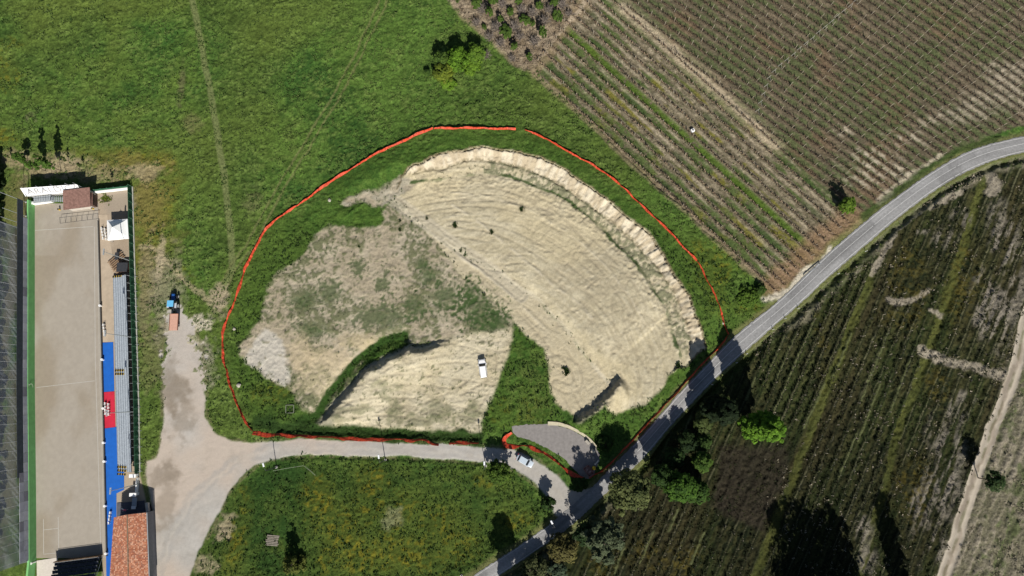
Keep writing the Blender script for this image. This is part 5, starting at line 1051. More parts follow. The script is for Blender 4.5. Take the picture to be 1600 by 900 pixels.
# ------------------------------------------------------------------ street furniture
M_LAMPW = mat('lamp_white', (.75, .77, .80), .4, .03)
def lamp(px, py, ang, lab, hh=7.5):
    g = P(px, py); z = hz(g.x, g.y); r_ = empty('street_lamp', (g.x, g.y, z), ang, lab, 'street lamp', 'street lamps along the gravel lane'); MB().tube([(0, 0, -.2), (0, 0, hh - .3)], .10, 8, .06).build('pole', mat('lamp_pole', (.05, .055, .06), .6, .15, metal=.3), r_); MB().tube([(0, 0, hh - .35), (.5, 0, hh), (1.1, 0, hh + .05)], .05, 6).build('arm', MATS['lamp_pole'], r_); MB().box((1.45, 0, hh + .06), (.95, .42, .16), taper=.8).build('lantern', M_LAMPW, r_, bevel=.03); MB().box((0, 0, .1), (.5, .5, .25)).build('footing', M_CONC, r_)
lamp(432, 730, R(110), 'street lamp at the bend of the gravel lane near the yard'); lamp(602, 718.5, R(100), 'street lamp on the south verge midway along the straight lane'); lamp(759, 728, R(92), 'street lamp beside the round roadside tree on the lane'); lamp(864, 815, R(120), 'street lamp at the road junction'); lamp(721, 900, R(120), 'street lamp by the road at the bottom edge of the meadow')
# delineator posts and guard rail
dl = None
for i, (px, py) in enumerate([(1246.5, 482), (1226, 498), (1207, 515), (1166, 553), (1112, 601), (1150, 567), (1309, 428), (1352, 393)]):
    g = P(px, py); lab = ['white marker post on the ditch side of the road opposite the vineyard corner', 'white marker post on the ditch side, just below the vineyard corner', 'white marker post on the ditch side above the long tree shadow', 'white marker post on the ditch side inside the long tree shadow', 'white marker post on the ditch side among the tree shadows', 'white marker post on the ditch side in the middle of the long tree shadow', 'white marker post on the ditch side facing the brown headland', 'white marker post on the ditch side facing the lone vineyard bush'][i]
    if dl is None: dl = empty('marker_post', (g.x, g.y, 0), R(40), lab, 'marker post', 'marker posts along the road'); MB().box((0, 0, .45), (.12, .12, 1.0)).build('post', M_WHITE, dl); MB().box((0, 0, .80), (.125, .125, .2)).build('band', M_BLACK, dl); reg_children(dl)
    else: copy_tree(dl, (g.x, g.y, 0), R(40), lab)
ga, gb = P(1256, 433), P(1281, 412); d_ = (gb - ga).to_2d(); r_ = empty('guard_rail', (ga.x, ga.y, 0), math.atan2(d_.y, d_.x), 'short grey crash barrier at the vineyard corner of the road', 'crash barrier'); MB().box((d_.length / 2, 0, .65), (d_.length, .08, .32)).build('rail', M_STEEL, r_)
for k in range(4): MB().box((.2 + (d_.length - .4) * k / 3, .1, .35), (.1, .12, .8)).build('post', M_STEEL, r_)
# things on the lot
M_STONE = mat('pale_stone', (.36, .33, .28), .9, .15, 2, bump=.3)
def block(px, py, dim, rz, lab, m=None):
    g = P(px, py); o = MB().box((0, 0, dim[2] / 2), dim, taper=.9).build('stone_block', m or M_STONE, None, bevel=.06, loc=(g.x, g.y, .02)); o.rotation_euler.z = rz; tag(o, lab, 'stone block', 'stone blocks on the asphalt lot')
block(917.5, 690.5, (1.3, .7, .8), R(-45), 'long stone block by the kerb of the asphalt lot, northernmost'); block(926.5, 705, (1.1, .95, .9), R(-35), 'squarish pale stone block on the asphalt lot edge'); block(927, 715, (.55, .6, .5), .2, 'small pale stone block just south of the squarish one on the lot')
g = P(932, 722.5); r_ = empty('trestle', (g.x, g.y, 0), R(45), 'pale wooden trestle lying at the east edge of the asphalt lot', 'trestle'); MB().box((0, 0, .5), (1.5, .35, .12)).build('top', mat('pale_wood', (.55, .50, .42), .8, .15), r_); [MB().box((sx, 0, .22), (.1, .5, .45)).build('leg', MATS['pale_wood'], r_) for sx in (-.55, .55)]
g = P(927.5, 731); r_ = empty('cement_mixer', (g.x, g.y, 0), R(30), 'yellow cement mixer beside the pink skip on the asphalt lot', 'cement mixer'); M_MIX = mat('mixer_yellow', (.66, .44, .03), .5, .1)
MB().tube([(0, 0, .55), (0, .05, .8), (0, .15, 1.15), (0, .28, 1.4)], .50, 14, .26).build('drum', M_MIX, r_, smooth=True); [MB().tube([(sx * .45, -.3, 0), (0, 0, .75), (sx * .45, .4, 0)], .04, 6).build('stand', M_DKST, r_) for sx in (-1, 1)]; [MB().disc((sx * .5, -.35, .2), .2, .08, 'X', 14).build('wheel', M_TYRE, r_) for sx in (-1, 1)]
g = P(919.5, 735.5); r_ = empty('skip', (g.x, g.y, 0), R(-55), 'rusty pink open topped skip at the south corner of the asphalt lot', 'skip'); M_SKIP = mat('rusty_pink', (.33, .16, .14), .8, .28, 2)
mb = MB(); mb.box((0, 0, .10), (2.2, 1.3, .12)); mb.build('floor', M_SKIP, r_)
for (c_, dm, tx) in (((0, .68, .6), (2.4, .07, 1.0), .2), ((0, -.68, .6), (2.4, .07, 1.0), -.2)): MB().box(c_, dm, rx=-tx * .5).build('side', M_SKIP, r_)
for sx in (-1, 1): MB().box((sx * 1.15, 0, .6), (.07, 1.35, 1.0), ry=sx * .25).build('end', M_SKIP, r_)
mb = MB(); [mb.box((random.uniform(-.8, .8), random.uniform(-.4, .4), random.uniform(.3, .85)), (random.uniform(.3, .8), random.uniform(.2, .5), .2), rz=random.random() * 3, rx=random.uniform(-.4, .4)) for _ in range(14)]; mb.build('rubble', mat('rubble', (.36, .24, .21), .9, .3, 2), r_)
# inspection pit frame, pallets, little fence, sack
g = G(453.5, 639); r_ = empty('inspection_pit', (g.x, g.y, hz(g.x, g.y)), .03, 'square concrete inspection pit frame in the grass west of the sandy platform', 'inspection pit')
for a in range(4): MB().box((math.cos(a * math.pi / 2) * .95, math.sin(a * math.pi / 2) * .95, .2), (.16, 1.74 + .16 * (a % 2 == 0), .5), rz=a * math.pi / 2).build('kerb', mat('pit_kerb', (.15, .165, .12), .9, .15), r_)
MB().box((0, 0, .05), (1.7, 1.7, .04)).build('grate', M_BLACK, r_)
g = G(426, 844); r_ = empty('wood_pile', (g.x, g.y, hz(g.x, g.y)), R(-5), 'flat pile of weathered grey boards in the grass beside the dark conifer', 'wood pile'); M_GW = mat('grey_wood', (.22, .195, .16), .9, .2, 3)
for k in range(7): MB().box((random.uniform(-.15, .15), -1.1 + k * .36, .25), (2.9, .24, .06), rz=random.uniform(-.03, .03)).build('board', M_GW, r_)
for s in (-1.1, 1.1): MB().box((s, 0, .12), (.14, 2.5, .2)).build('bearer', M_GW, r_)
pts = [G(429, 735), G(453, 730.5), G(476, 727), G(485, 734), G(494, 742)]; c_ = pts[2]; r_ = empty('wire_fence', c_, 0, 'low pale wire fence bent round a corner of the lower meadow', 'fence'); M_PALE = mat('pale_rail', (.24, .27, .19), .7, .1)
MB().tube([p - c_ + Vector((0, 0, .9)) for p in pts], .035, 5).build('top_rail', M_PALE, r_); MB().tube([p - c_ + Vector((0, 0, .45)) for p in pts], .025, 5).build('lower_rail', M_PALE, r_)
for p in pts: MB().tube([p - c_ + Vector((0, 0, -.2)), p - c_ + Vector((0, 0, 1.0))], .05, 6).build('post', M_PALE, r_)
g = G(1081.5, 205); r_ = empty('water_canister', (g.x, g.y, hz(g.x, g.y)), .4, 'white canister standing alone between the vine rows', 'canister'); MB().box((0, 0, .45), (.9, .8, .8)).build('tank', M_WHITE, r_, bevel=.08); MB().disc((0, 0, .9), .2, .1, n=12).build('cap', M_BLACK, r_)
for i, (px, py, s) in enumerate([(373, 602, .7), (366, 514, .5), (1130, 505, .4), (515, 313, .6)]):
    s *= .75; g = G(px, py); bm = bmesh.new(); bmesh.ops.create_icosphere(bm, subdivisions=2, radius=s)
    for v in bm.verts: v.co *= 1 + random.uniform(-.18, .18); v.co.z *= .6
    me = bpy.data.meshes.new('boulder'); bm.to_mesh(me); bm.free(); me.materials.append(M_STONE); o = bpy.data.objects.new('boulder', me); C.objects.link(o); o.location = (g.x, g.y, g.z + s * .2)
    tag(o, ['pale boulder in the grass inside the west orange fence', 'small pale boulder at the edge of the white patch', 'small pale boulder in the grass by the thin orange fence', 'pale boulder in the grass north of the grey spoil'][i], 'boulder', 'loose boulders round the earthworks')

# ------------------------------------------------------------------ TREES AND BUSHES
def at(px, py, z): p = P(px, py, z); return (p.x, p.y)
# lower right: big roadside trees
tree('lime_tree', at(1197, 668, 13), 18.2, 3.3, 'tall tree with vivid lime green crown standing apart in the dark field', c1=(.04, .095, .008), c2=(.13, .25, .022), leaf=.32, clumps=380, per=52, shape='column', crown_from=.06, spread=.20)
tree('added_shadow_tree', at(1122, 640, 6), 13.5, 3.2, 'tall blackish green tree added west of the lime green one to widen its shadow', c1=(.006, .013, .005), c2=(.016, .028, .009), leaf=.36, clumps=330, per=42, shape='column', crown_from=.05, spread=.24)  # extra tree, added to broaden the big shadow beside the lime tree
tree('olive_tree', at(985, 768, 9), 12.5, 5.6, 'broad olive green tree overhanging the road just north of the junction', c1=(.05, .065, .022), c2=(.125, .145, .05), leaf=.30, clumps=170, per=55, crown_from=.22, spread=.24)
tree('feathery_tree', at(940, 842, 10), 18.5, 5.2, 'grey green feathery tree beside the road junction', c1=(.045, .06, .03), c2=(.105, .130, .070), leaf=.28, clumps=300, per=44, shape='spiky', crown_from=.15, spread=.30)
tree('roadside_tree', at(1062, 760, 7), 11.5, 4.2, 'bright green bushy tree east of the broad olive one', c1=(.02, .05, .008), c2=(.06, .125, .014), leaf=.30, clumps=190, per=44, crown_from=.08, spread=.24)
tree('roadside_tree', at(1036, 744, 6), 9.5, 3.2, 'bushy tree with leaves darkened for shade between the road and its brighter neighbour', c1=(.012, .028, .007), c2=(.032, .065, .012), leaf=.30, clumps=150, per=42, crown_from=.08, spread=.25)  # thicket crowns: leaf colour darkened for shade, the lit ones left bright
tree('roadside_tree', at(1090, 768, 4), 6.5, 3.2, 'low bushy tree with leaves darkened for shade at the corner of the brown weeds', c1=(.02, .045, .010), c2=(.05, .10, .015), leaf=.30, clumps=120, per=40, crown_from=.03, spread=.26)
tree('roadside_tree', at(1100, 722, 6), 8, 2.6, 'narrow sunlit green tree in the roadside thicket', c1=(.03, .065, .010), c2=(.07, .12, .02), leaf=.30, clumps=100, per=42, crown_from=.1)
tree('roadside_tree', at(1098, 692, 4), 6, 2.4, 'shaded tree in the roadside thicket above the sunlit one', c1=(.025, .05, .010), c2=(.05, .09, .02), leaf=.30, clumps=100, per=42, crown_from=.1)
tree('roadside_tree', at(1100, 660, 4), 5.5, 2.6, 'yellow green tree in the roadside thicket close to the road', c1=(.04, .06, .014), c2=(.075, .095, .03), leaf=.30, clumps=100, per=42, crown_from=.12)
tree('roadside_tree', at(1128, 630, 3), 4.8, 2.1, 'northernmost small tree of the roadside thicket', c1=(.025, .045, .012), c2=(.07, .095, .022), leaf=.28, clumps=90, per=40, crown_from=.12)
tree('roadside_tree', at(1052, 716, 5), 7.5, 3.0, 'thicket tree with leaves darkened for shade right against the road edge', c1=(.010, .024, .007), c2=(.026, .05, .011), leaf=.30, clumps=130, per=40, crown_from=.05, spread=.26)  # shade put into the leaf colour here and on the next tree
tree('roadside_tree', at(1076, 690, 4), 6.5, 3.0, 'thicket tree behind the road edge with leaves darkened for deep shade', c1=(.010, .022, .007), c2=(.024, .045, .011), leaf=.30, clumps=140, per=40, crown_from=.05, spread=.26)
tree('junction_tree', at(917, 836, 5), 9.5, 3.1, 'dark green tree at the road junction beside the feathery one', c1=(.014, .03, .010), c2=(.04, .07, .022), leaf=.28, clumps=130, per=42, crown_from=.05, spread=.26)
tree('brown_thicket', at(878, 858, 3), 6, 4.8, 'brownish yellow thicket by the lane south of the junction', 'thicket', c1=(.06, .055, .02), c2=(.13, .12, .035), leaf=.28, clumps=110, per=44, crown_from=.05, squash=.8)
tree('brown_thicket', at(835, 892, 3), 5, 4.0, 'dull olive thicket at the bottom edge beside the lane', 'thicket', c1=(.035, .045, .018), c2=(.085, .095, .035), leaf=.28, clumps=90, per=42, crown_from=.05)
tree('grey_bush', at(868, 893, 3), 4.5, 3.0, 'grey green bush at the bottom edge below the brown thicket', 'bush', c1=(.03, .05, .03), c2=(.08, .11, .06), leaf=.26, clumps=60, per=40, crown_from=.05)
tree('lane_tree', at(781, 738, 4), 5.8, 3.7, 'round light leaved tree on the south verge of the lane by the silver car', c1=(.035, .07, .010), c2=(.085, .14, .018), leaf=.24, clumps=150, per=26, crown_from=.2, spread=.22)
tree('verge_bush', at(856, 786, 2), 5, 2.0, 'dark bush at the meadow corner by the road junction', 'bush', c1=(.012, .03, .007), c2=(.03, .06, .012), leaf=.24, clumps=50, per=34, crown_from=.05)
tree('verge_bush', at(905, 757, 1), 2.6, 2.2, 'dark leafy bush on the shaded verge between lot and road', 'bush', c1=(.015, .035, .008), c2=(.035, .07, .012), leaf=.26, clumps=60, per=36, crown_from=.1)
tree('verge_bush', at(946, 694, 1), 1.6, 2.2, 'dark green bush behind the kerb of the asphalt lot', 'bush', c1=(.018, .04, .009), c2=(.045, .085, .014), leaf=.26, clumps=60, per=36, crown_from=.02)
tree('dark_conifer', at(453, 886, 5), 9.0, 2.6, 'dark yellowish conical conifer at the bottom of the lower meadow', c1=(.05, .065, .012), c2=(.13, .15, .03), leaf=.22, clumps=80, per=40, shape='cone', crown_from=.05)
tree('track_tree', at(1557, 752, 6), 8.2, 2.6, 'lone small round tree beside the two rut farm track', c1=(.018, .038, .012), c2=(.05, .08, .025), leaf=.24, clumps=60, per=42, crown_from=.38, trunk_r=.14)
for (px, py, h_, r_, lab) in [(1262, 975, 21, 5.5, 'tall tree below the dark field, westernmost of three'), (1300, 985, 23, 5.5, 'tall tree below the dark field, middle of three'), (1342, 975, 20, 4.0, 'tall tree below the dark field, easternmost of three'), (1428, 985, 25, 2.6, 'slender tall tree near the foot of the farm track'), (806, 948, 16, 3.4, 'tall tree beside the lane south of the meadow')]:
    g = P(px, py); tree('field_tree', (g.x, g.y), h_, r_, lab, c1=(.02, .045, .010), c2=(.06, .11, .018), leaf=.42, clumps=120, per=36, shape='column', crown_from=.12, spread=.32)
# top: bush group at the meadow edge
for (px, py, z, h_, r_, lab, c1_, c2_) in [(693, 112, 3, 5.5, 3.5, 'yellow green bush at the west end of the meadow bush group', (.05, .075, .010), (.15, .19, .02)), (716, 92, 4, 7.5, 3.9, 'bright green bush in the middle of the meadow bush group', (.04, .085, .008), (.11, .21, .018)),
        (742, 84, 3, 6, 3.2, 'green bush at the east end of the meadow bush group', (.04, .08, .010), (.11, .19, .02)), (690, 94, 3, 6.0, 2.6, 'dark sided bush behind the yellow green one', (.025, .05, .010), (.07, .12, .018)), (735, 105, 1, 2.5, 2.8, 'low green bush in front of the meadow bush group', (.05, .10, .010), (.11, .19, .018)), (700, 130, 1, 2.0, 2.4, 'low bright bush south of the yellow green one', (.06, .12, .010), (.12, .21, .02)), (668, 113, 1, 1.8, .9, 'tiny dark bush west of the yellow green one', (.02, .045, .010), (.05, .09, .014))]:
    tree('meadow_bush', at(px, py, z), h_, r_, lab, 'bush', c1=[x * 1.15 for x in c1_], c2=[x * 1.2 for x in c2_], leaf=.27, clumps=int(26 + r_ * 17), per=38, crown_from=.03, group='bushes at the meadow edge')
# scrub corner: green bushes and bare grey ones
gb_ = tree('scrub_bush', (0, 0), 3.8, 1.6, 'tmp', 'bush', c1=(.03, .06, .012), c2=(.085, .14, .024), leaf=.24, clumps=24, per=30, crown_from=.03, group='green scrub bushes'); reg_children(gb_); first = True
for i, (px, py, s) in enumerate([(745,12,1.2),(765,28,1.2),(782,36,.8),(770,4,.9),(797,22,1),(820,37,1.2),(832,40,.8),(865,5,1.1),(870,30,1.1),(847,60,1.3),(790,55,1.3),(803,78,.9),(827,92,.9),(842,14,.8),(810,5,.8),(716,2,.7),(757,45,.7),(733,-4,1),(862,-8,1)]):
    g = G(px, py); lab = 'green scrub bush in the brushy corner beside the vineyard path'
    if first: gb_.location = g; gb_.scale = (s,) * 3; gb_['label'] = lab; first = False
    else: copy_tree(gb_, g, random.uniform(0, 6), lab, scale=(s * random.uniform(.7, 1.35), s * random.uniform(.55, 1.1), s * random.uniform(.6, 1.25)))
bare = empty('bare_bush', (0, 0, 0), 0, 'tmp', 'bush', 'bare grey scrub bushes'); mb = MB()
for k in range(70):
    a = random.uniform(0, 6.28); t = random.uniform(.2, 1.25); p = Vector((math.cos(a) * t * 1.3, math.sin(a) * t * 1.3, random.uniform(1.4, 3.2) - t * .5)); mb.tube([(0, 0, 0), p * .5 + Vector((0, 0, .35)), p], .05, 3, .02, cap=False)
    for _ in range(3): q_ = p * random.uniform(.5, .9); mb.tube([q_, q_ + Vector((random.uniform(-.5, .5), random.uniform(-.5, .5), random.uniform(.1, .6)))], .03, 3, .012, cap=False)
mb.build('branches', M_TWIG, bare); reg_children(bare); first = True
for i, (px, py, s) in enumerate([(755,20,1.2),(775,48,1.1),(785,12,1),(805,48,1.2),(815,20,1),(850,38,1.2),(858,20,1),(835,70,1.1),(812,62,1),(800,95,.8),(765,62,1),(745,40,.9),(832,25,1),(878,12,1.1),(888,25,.8),(782,72,1),(760,90,1.0),(825,-5,1),(790,-6,1)]):
    g = G(px, py); lab = 'bare grey bush without leaves in the brushy corner beside the vineyard'
    if first: bare.location = g; bare.scale = (s,) * 3; bare['label'] = lab; first = False
    else: copy_tree(bare, g, random.uniform(0, 6), lab, scale=s)
# vineyard bush and roadside mound bush
tree('vineyard_bush', at(1321, 322, 2), 5.5, 2.4, 'lone green bush at the lower corner of the vineyard by the road', 'bush', c1=(.04, .075, .010), c2=(.11, .18, .02), leaf=.26, clumps=60, per=38, crown_from=.05)
tree('mound_bush', at(1168, 464, .5), 1.3, 3.2, 'broad low green bush on the grass mound by the vineyard corner', 'bush', c1=(.04, .08, .010), c2=(.095, .16, .020), leaf=.30, clumps=70, per=34, crown_from=.0)
tree('mound_bush', at(1186, 452, .5), 1.8, 1.7, 'dark green bush standing in for the shadow beside the broad low one', 'bush', c1=(.025, .05, .010), c2=(.06, .11, .016), leaf=.26, clumps=50, per=34, crown_from=.0)  # kept as a stand-in for the dark shadow beside the broad bush
# young poplars and saplings by the sports ground
for (px, py, h_, lab) in [(95, 267, 9.5, 'young slim poplar north of the court, easternmost of three'), (71, 267, 9.0, 'young slim poplar north of the court, middle of three'), (43, 252, 5.0, 'young slim poplar north of the court, westernmost and shortest')]:
    g = G(px, py); tree('young_poplar', (g.x, g.y), h_, 1.05, lab, c1=(.035, .075, .012), c2=(.09, .16, .025), leaf=.26, clumps=44, per=36, shape='column', crown_from=.3, trunk_r=.08, group='young poplars north of the court')
for i, (px, py, h_) in enumerate([(107, 252, 3.0), (131, 261, 2.6), (18, 248, 2.6), (176, 285, 3.0)]):
    g = G(px, py); tree('sapling', (g.x, g.y), h_, .45, ['thin sapling just east of the poplars', 'thin sapling on the dry ground well east of the poplars', 'thin sapling west of the poplars near the left edge', 'thin sapling beside the north east perimeter wall'][i], 'sapling', c1=(.03, .055, .012), c2=(.07, .11, .02), leaf=.16, clumps=14, per=18, shape='column', crown_from=.35, trunk_r=.05)
# dark hedge along the west side
hp = [P(-1, 250), P(0, 300), P(-1, 420), P(0, 560), P(-1, 700), P(-1, 850)]; r_ = empty('hedge', hp[2], 0, 'dark ragged hedge along the western edge beside the court', 'hedge'); bl = []
for i in range(60):
    t = i / 59 * 4.999; k = int(t); p = hp[k].lerp(hp[k + 1], t - k) - hp[2]; q = random.uniform(1.1, 1.9); bl.append((p.x + random.uniform(-.5, .5), p.y, random.uniform(1.2, 2.2), q, q, random.uniform(1.0, 1.8)))
V_, F_, C_, cc = crown_mesh(bl, 300, 30, .36, (.012, .024, .008), (.03, .05, .014), .4); np_mesh('foliage', V_, F_, M_LEAF, C_, r_)
mb = MB(); [mb.tube([(b[0], b[1], -.2), (b[0], b[1], 1.6)], .1, 5, .04) for b in bl[::4]]; mb.build('stems', M_BARK, r_)
# dark weed clumps growing on the bare earth
wc = None
for i, (px, py, s) in enumerate([(885, 581, 1.5), (625, 345, .6), (625, 359, .8), (667, 341, .7), (711, 352, 1.2), (768, 363, .9), (815, 327, 1.0), (561, 385, .6), (1060, 571, 1.4), (760, 648, .9), (880, 575, .7)]):
    s *= .62; g = G(px, py); lab = 'dark clump of weeds growing alone on the bare sandy earth'
    if wc is None:
        wc = tufts('weed_clump', np.array([(random.gauss(0, .35), random.gauss(0, .35), 0) for _ in range(40)]), .55, (.018, .035, .010), (.045, .075, .02), M_LEAF, 5, kind=None, flat=1.2); tag(wc, lab, 'weeds', 'weed clumps on the bare earth'); wc.location = g; wc.scale = (s,) * 3
    else: o = wc.copy(); C.objects.link(o); o.location = g; o.scale = (s,) * 3; o.rotation_euler.z = random.uniform(0, 6)

# ------------------------------------------------------------------ VINE ROWS
M_POSTW = mat('vine_post', (.40, .35, .27), .85, .2, 2); M_POSTC = mat('concrete_post', (.42, .40, .36), .85, .1, 2)
post_me = MB().box((0, 0, .85), (.10, .10, 2.1)).build('post', M_POSTW); post_mesh = post_me.data; bpy.data.objects.remove(post_me)
endp = MB().tube([(0, 0, -.2), (0, 0, 2.3)], .065, 6); endp.tube([(0, 0, 1.8), (1.3, 0, 0)], .02, 4); endp_o = endp.build('end_post', M_POSTC); end_mesh = endp_o.data; bpy.data.objects.remove(endp_o)
def inside(poly, x, y):
    n = len(poly); x = np.asarray(x); r_ = np.zeros(x.shape, bool)
    for k in range(n):
        p, q = poly[k], poly[(k + 1) % n]
        if p[1] != q[1]: r_ ^= ((p[1] > y) != (q[1] > y)) & (x < (q[0] - p[0]) * (y - p[1]) / (q[1] - p[1]) + p[0])
    return r_
def vine_rows(RS, poly, kmin, kmax, lab, group, cat, c1, c2, step, pstep, pz, vsize, green=None, ends=False, dens=1.0, nm='vine_row'):
    a, d, n, q, s, sp = RS; cnt = 0
    for k in range(kmin, kmax):
        t = np.arange(-140, 140, .25); bx = a.x + n.x * k * sp + d.x * t; by = a.y + n.y * k * sp + d.y * t
        m = inside(poly, bx, by) & (np.abs(bx) < 171) & (by > -91) & (by < 127)
        if m.sum() < 20: continue
        t0, t1 = t[m].min(), t[m].max(); tc = (t0 + t1) / 2; ox_, oy_ = a.x + n.x * k * sp + d.x * tc, a.y + n.y * k * sp + d.y * tc; rz = math.atan2(d.y, d.x)
        r_ = empty(nm, (ox_, oy_, hz(ox_, oy_)), rz, lab, cat, group); oz = r_.location.z
        ts = np.arange(t0 + .6, t1 - .3, step); ts = ts + rng.uniform(-.3, .3, len(ts)); ts = ts[rng.uniform(0, 1, len(ts)) < dens]
        wx_ = a.x + n.x * k * sp + d.x * ts; wy_ = a.y + n.y * k * sp + d.y * ts; zz = hzv(wx_, wy_) - oz
        # canes: upright stems with arching arms, one mesh per row
        pts = []
        reps = 7; kk = np.repeat(np.arange(len(ts)), reps); M_ = len(kk)
        bxl = (ts - tc)[kk] + rng.normal(0, .12, M_); byl = rng.normal(0, .08, M_); bzl = zz[kk] + rng.uniform(0, .5, M_)
        ang_ = rng.choice([0, math.pi], M_) + rng.normal(0, .7, M_); ln = rng.uniform(.4, 1.0, M_) * vsize; up_ = rng.uniform(.3, 1.25, M_) * vsize
        tip = np.stack([bxl + np.cos(ang_) * ln, byl + np.sin(ang_) * ln * .55, bzl + up_], 1); b0 = np.stack([bxl, byl, bzl], 1); sd2 = np.stack([-np.sin(ang_), np.cos(ang_), np.zeros(M_)], 1) * .085; md = (b0 + tip) / 2 + np.array([0, 0, .12])
        Vv = np.stack([b0 - sd2 * .6, md - sd2, tip, md + sd2], 1).reshape(-1, 3); tt = rng.uniform(0, 1, M_)[:, None]; cl = np.repeat(np.array(c1) * (1 - tt) + np.array(c2) * tt, 4, 0)
        np_mesh('vines', Vv, np.arange(4 * M_).reshape(-1, 4), M_DRY, cl, r_)
        if green is not None:
            g_ = vn(ts * .35, np.full(len(ts), k * 3.3), 91) > green
            if g_.sum() > 3: tufts('foliage', np.stack([(ts - tc)[g_], rng.normal(0, .15, g_.sum()), zz[g_] + rng.uniform(0, .7, g_.sum())], 1), .42, (.025, .036, .010), (.075, .085, .024), M_LEAF, 5, kind=None, parent=r_, flat=1.0)
        ph0 = random.uniform(.1, 1.1)
        for j, tp in enumerate(np.arange(t0 + ph0, t1, pstep)):
            px_, py_ = a.x + n.x * k * sp + d.x * tp, a.y + n.y * k * sp + d.y * tp; o = bpy.data.objects.new('post', post_mesh); C.objects.link(o); o.parent = r_; o.location = (tp - tc, random.uniform(-.06, .06), hz(px_, py_) - oz); o.scale = (1, 1, pz * random.uniform(.85, 1.1)); o.rotation_euler = (random.uniform(-.06, .06), random.uniform(-.06, .06), 0)
        if ends:
            o = bpy.data.objects.new('end_post', end_mesh); C.objects.link(o); o.parent = r_; o.location = (t1 - tc + .1, 0, 0); o.rotation_euler = (0, .12, 0)
        cnt += 1
    return cnt
v1p, v2p = PL(V1), PL(V2)
nA = vine_rows(RS1, v1p, 0, 14, 'row of bare brown vines in the striped vineyard block beside the meadow', 'vine rows of the block beside the meadow', 'vine row', (.10, .065, .04), (.30, .23, .16), .62, 4.6, .80, .62, None)
DIAG = np.array([P(1178, 134)[:2], P(1345, -5)[:2]])
q0 = RS2
v2left = np.vstack([PL([(925,-60),(985,20),(1120,142),(1174,190)]), PL([(1200,118),(1340,-2),(1420,-75)])]); v2right = np.vstack([PL([(1180,196),(1205,117),(1345,-5),(1420,-75),(1760,-80),(1760,170),(1600,198),(1540,213),(1480,240),(1430,272),(1372,318),(1335,340),(1310,318)])])
nB = vine_rows(RS2, v2left, -2, 40, 'row of brown vines in the large green vineyard above its diagonal line of end posts', 'vine rows of the large vineyard, upper part', 'vine row', (.070, .046, .032), (.16, .115, .078), .70, 4.5, .95, .50, None, ends=True)
nC = vine_rows(RS2, v2right, -3, 60, 'row of brown vines in the large vineyard between the diagonal end posts and the road', 'vine rows of the large vineyard, lower part', 'vine row', (.070, .046, .032), (.16, .115, .078), .70, 4.5, .95, .50, None)
fp = PL([(1175,560),(1240,500),(1330,425),(1360,440),(1300,600),(1262,672),(1205,665)]); fp2 = PL([(1372,430),(1440,470),(1475,470),(1440,560),(1395,672),(1340,860),(1200,870),(1240,760),(1300,620)]); fp3 = PL([(880,900),(960,790),(1120,800),(1180,860),(1160,960),(860,960)])
nD = vine_rows(RS3, np.array(fp), -30, 20, 'overgrown green row of vines in the dark field close to the road', 'overgrown rows close to the road', 'vine row', (.03, .028, .016), (.09, .085, .055), .8, 6.5, .6, .5, .42)
nE = vine_rows(RS3, np.array(fp2), -40, 20, 'overgrown row of vines in the dark field between the two grassy lanes', 'overgrown rows between the grassy lanes', 'vine row', (.025, .025, .015), (.09, .09, .065), 1.0, 7.5, .6, .5, .66, dens=.55)
nF = vine_rows(RS3, np.array(fp3), -10, 80, 'overgrown row of vines at the bottom edge of the dark field', 'overgrown rows at the bottom edge', 'vine row', (.03, .028, .016), (.11, .10, .07), 1.0, 8.0, .6, .45, .55, dens=.5)
print('rows', nA, nB, nC, nD, nE, nF)

# ------------------------------------------------------------------ low growth nobody could count
dk = ss(.5, -1.5, s_dk) * fm
dk = dk * (1 - lanem)
pts, i_, j_ = scatter(80000, dk * (.25 + .75 * ss(.75, .35, ph3)) * ss(.02, .16, ph3) * (.25 + .75 * ss(.35, .6, fbm(X, Y, 2.2, 3, 95))) * (1 - .6 * ss(.5, -.5, brown)), 20, 172, -92, 50)
tufts('undergrowth', pts, rng.uniform(.22, .6, len(pts)), (.011, .019, .007), (.044, .046, .016), M_LEAF, 5, tone=np.clip(n4[i_, j_] * 1.1 + rng.normal(0, .22, len(pts)) - .1, 0, 1))
pts, i_, j_ = scatter(14000, fm * ss(.5, -.5, brown), 20, 100, -80, 10)
tufts('dry_weeds', pts, rng.uniform(.15, .38, len(pts)), (.012, .010, .007), (.036, .029, .020), M_DRY, 5)
pts, i_, j_ = scatter(52000, fm * ss(.45, .65, fbm(X, Y, 3.0, 3, 96)) * (1 - dk * .8) * (1 - lanem) * (tm < .3), 60, 172, -92, 70)
tufts('dead_grass', pts, rng.uniform(.25, .6, len(pts)), (.10, .09, .055), (.24, .21, .16), M_DRY, 4)
belt = ss(.5, -3, s_in) * (1 - earth) * (1 - lm) * (s_road > .5) * (s_lot > .4)
pts, i_, j_ = scatter(60000, np.clip(belt + mlm * .8, 0, 1) * (s_lane0 > .3) * (s_lot > .4) * (s_road > .4) * ss(.3, .6, n1 * .5 + n4 * .5), -110, 70, -92, 40)
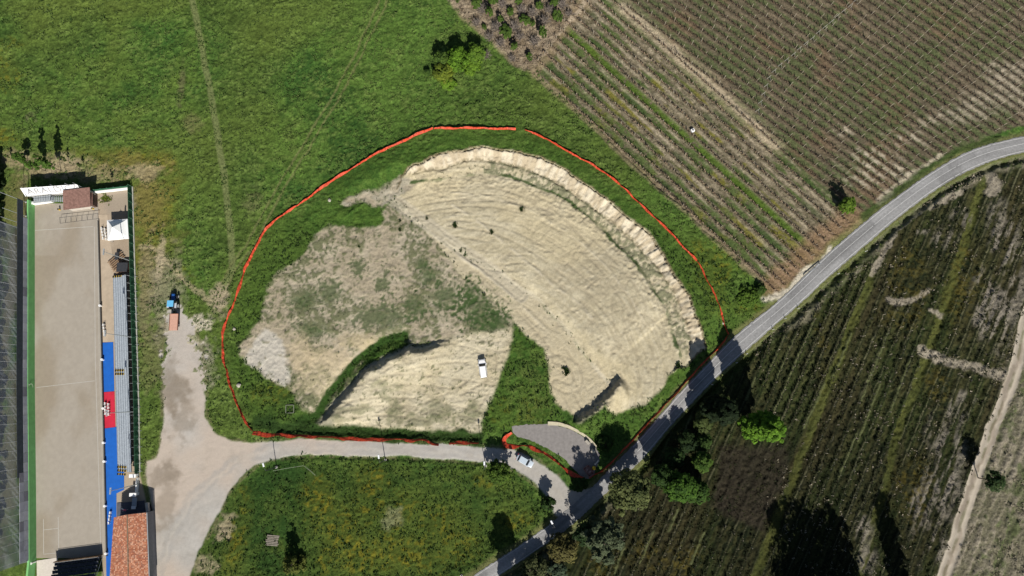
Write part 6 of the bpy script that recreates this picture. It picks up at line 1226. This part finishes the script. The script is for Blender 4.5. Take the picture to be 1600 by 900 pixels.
tufts('long_grass', pts, rng.uniform(.25, .7, len(pts)), (.014, .034, .008), (.050, .084, .017), M_LEAF, 4, tone=np.clip(n4[i_, j_] + rng.normal(0, .2, len(pts)), 0, 1))
msk = (1 - np.clip(earth + v1m + v2m + fm + lm + am + scm, 0, 1)) * (s_road > 1) * (s_sp > .5) * ss(-1, 2, s_in) * (1 - mlm)
pts, i_, j_ = scatter(90000, msk * ss(.40, .66, nmid * .6 + lod * .4), -172, 60, -20, 128)
tufts('meadow_grass', pts, rng.uniform(.25, .62, len(pts)), (.040, .078, .017), (.108, .152, .040), M_LEAF, 4, tone=np.clip(n12[i_, j_] + rng.normal(0, .25, len(pts)), 0, 1))
edge_e = np.minimum(np.minimum(np.minimum(s_rim, s_terr), np.minimum(s_tong, s_mix)), np.minimum(s_low, s_spur))
pts, i_, j_ = scatter(14000, ss(-2.0, .2, edge_e) * ss(1.2, .3, edge_e) * ss(.40, .62, n1) * (np.abs(d_cr) > 1.5), -90, 60, -40, 75)
tufts('edge_grass', pts, rng.uniform(.2, .55, len(pts)), (.025, .048, .012), (.075, .10, .03), M_LEAF, 4)
pts, i_, j_ = scatter(26000, np.clip(lowm * ss(.60, .74, n05 * .55 + n1 * .45) + mixm * gmix * .55 + strip * .35, 0, 1), -90, 60, -40, 75)
tufts('sparse_weeds', pts, rng.uniform(.12, .36, len(pts)), (.035, .050, .02), (.10, .105, .055), M_DRY, 4)
pts, i_, j_ = scatter(26000, v1m * ss(.45, .65, n1), 0, 100, -10, 110)
tufts('vineyard_weeds', pts, rng.uniform(.15, .35, len(pts)), (.04, .07, .014), (.13, .12, .03), M_LEAF, 4)
pts, i_, j_ = scatter(16000, scm, -20, 35, 60, 128)
tufts('brushwood', pts, rng.uniform(.2, .55, len(pts)), (.09, .07, .05), (.24, .19, .14), M_DRY, 4)
pts, i_, j_ = scatter(9000, ss(3.4, 2.2, far) * ss(.3, 1.2, far) * fm, 20, 172, -92, 60)
tufts('ditch_plants', pts, rng.uniform(.25, .7, len(pts)), (.018, .036, .008), (.06, .085, .016), M_LEAF, 5)
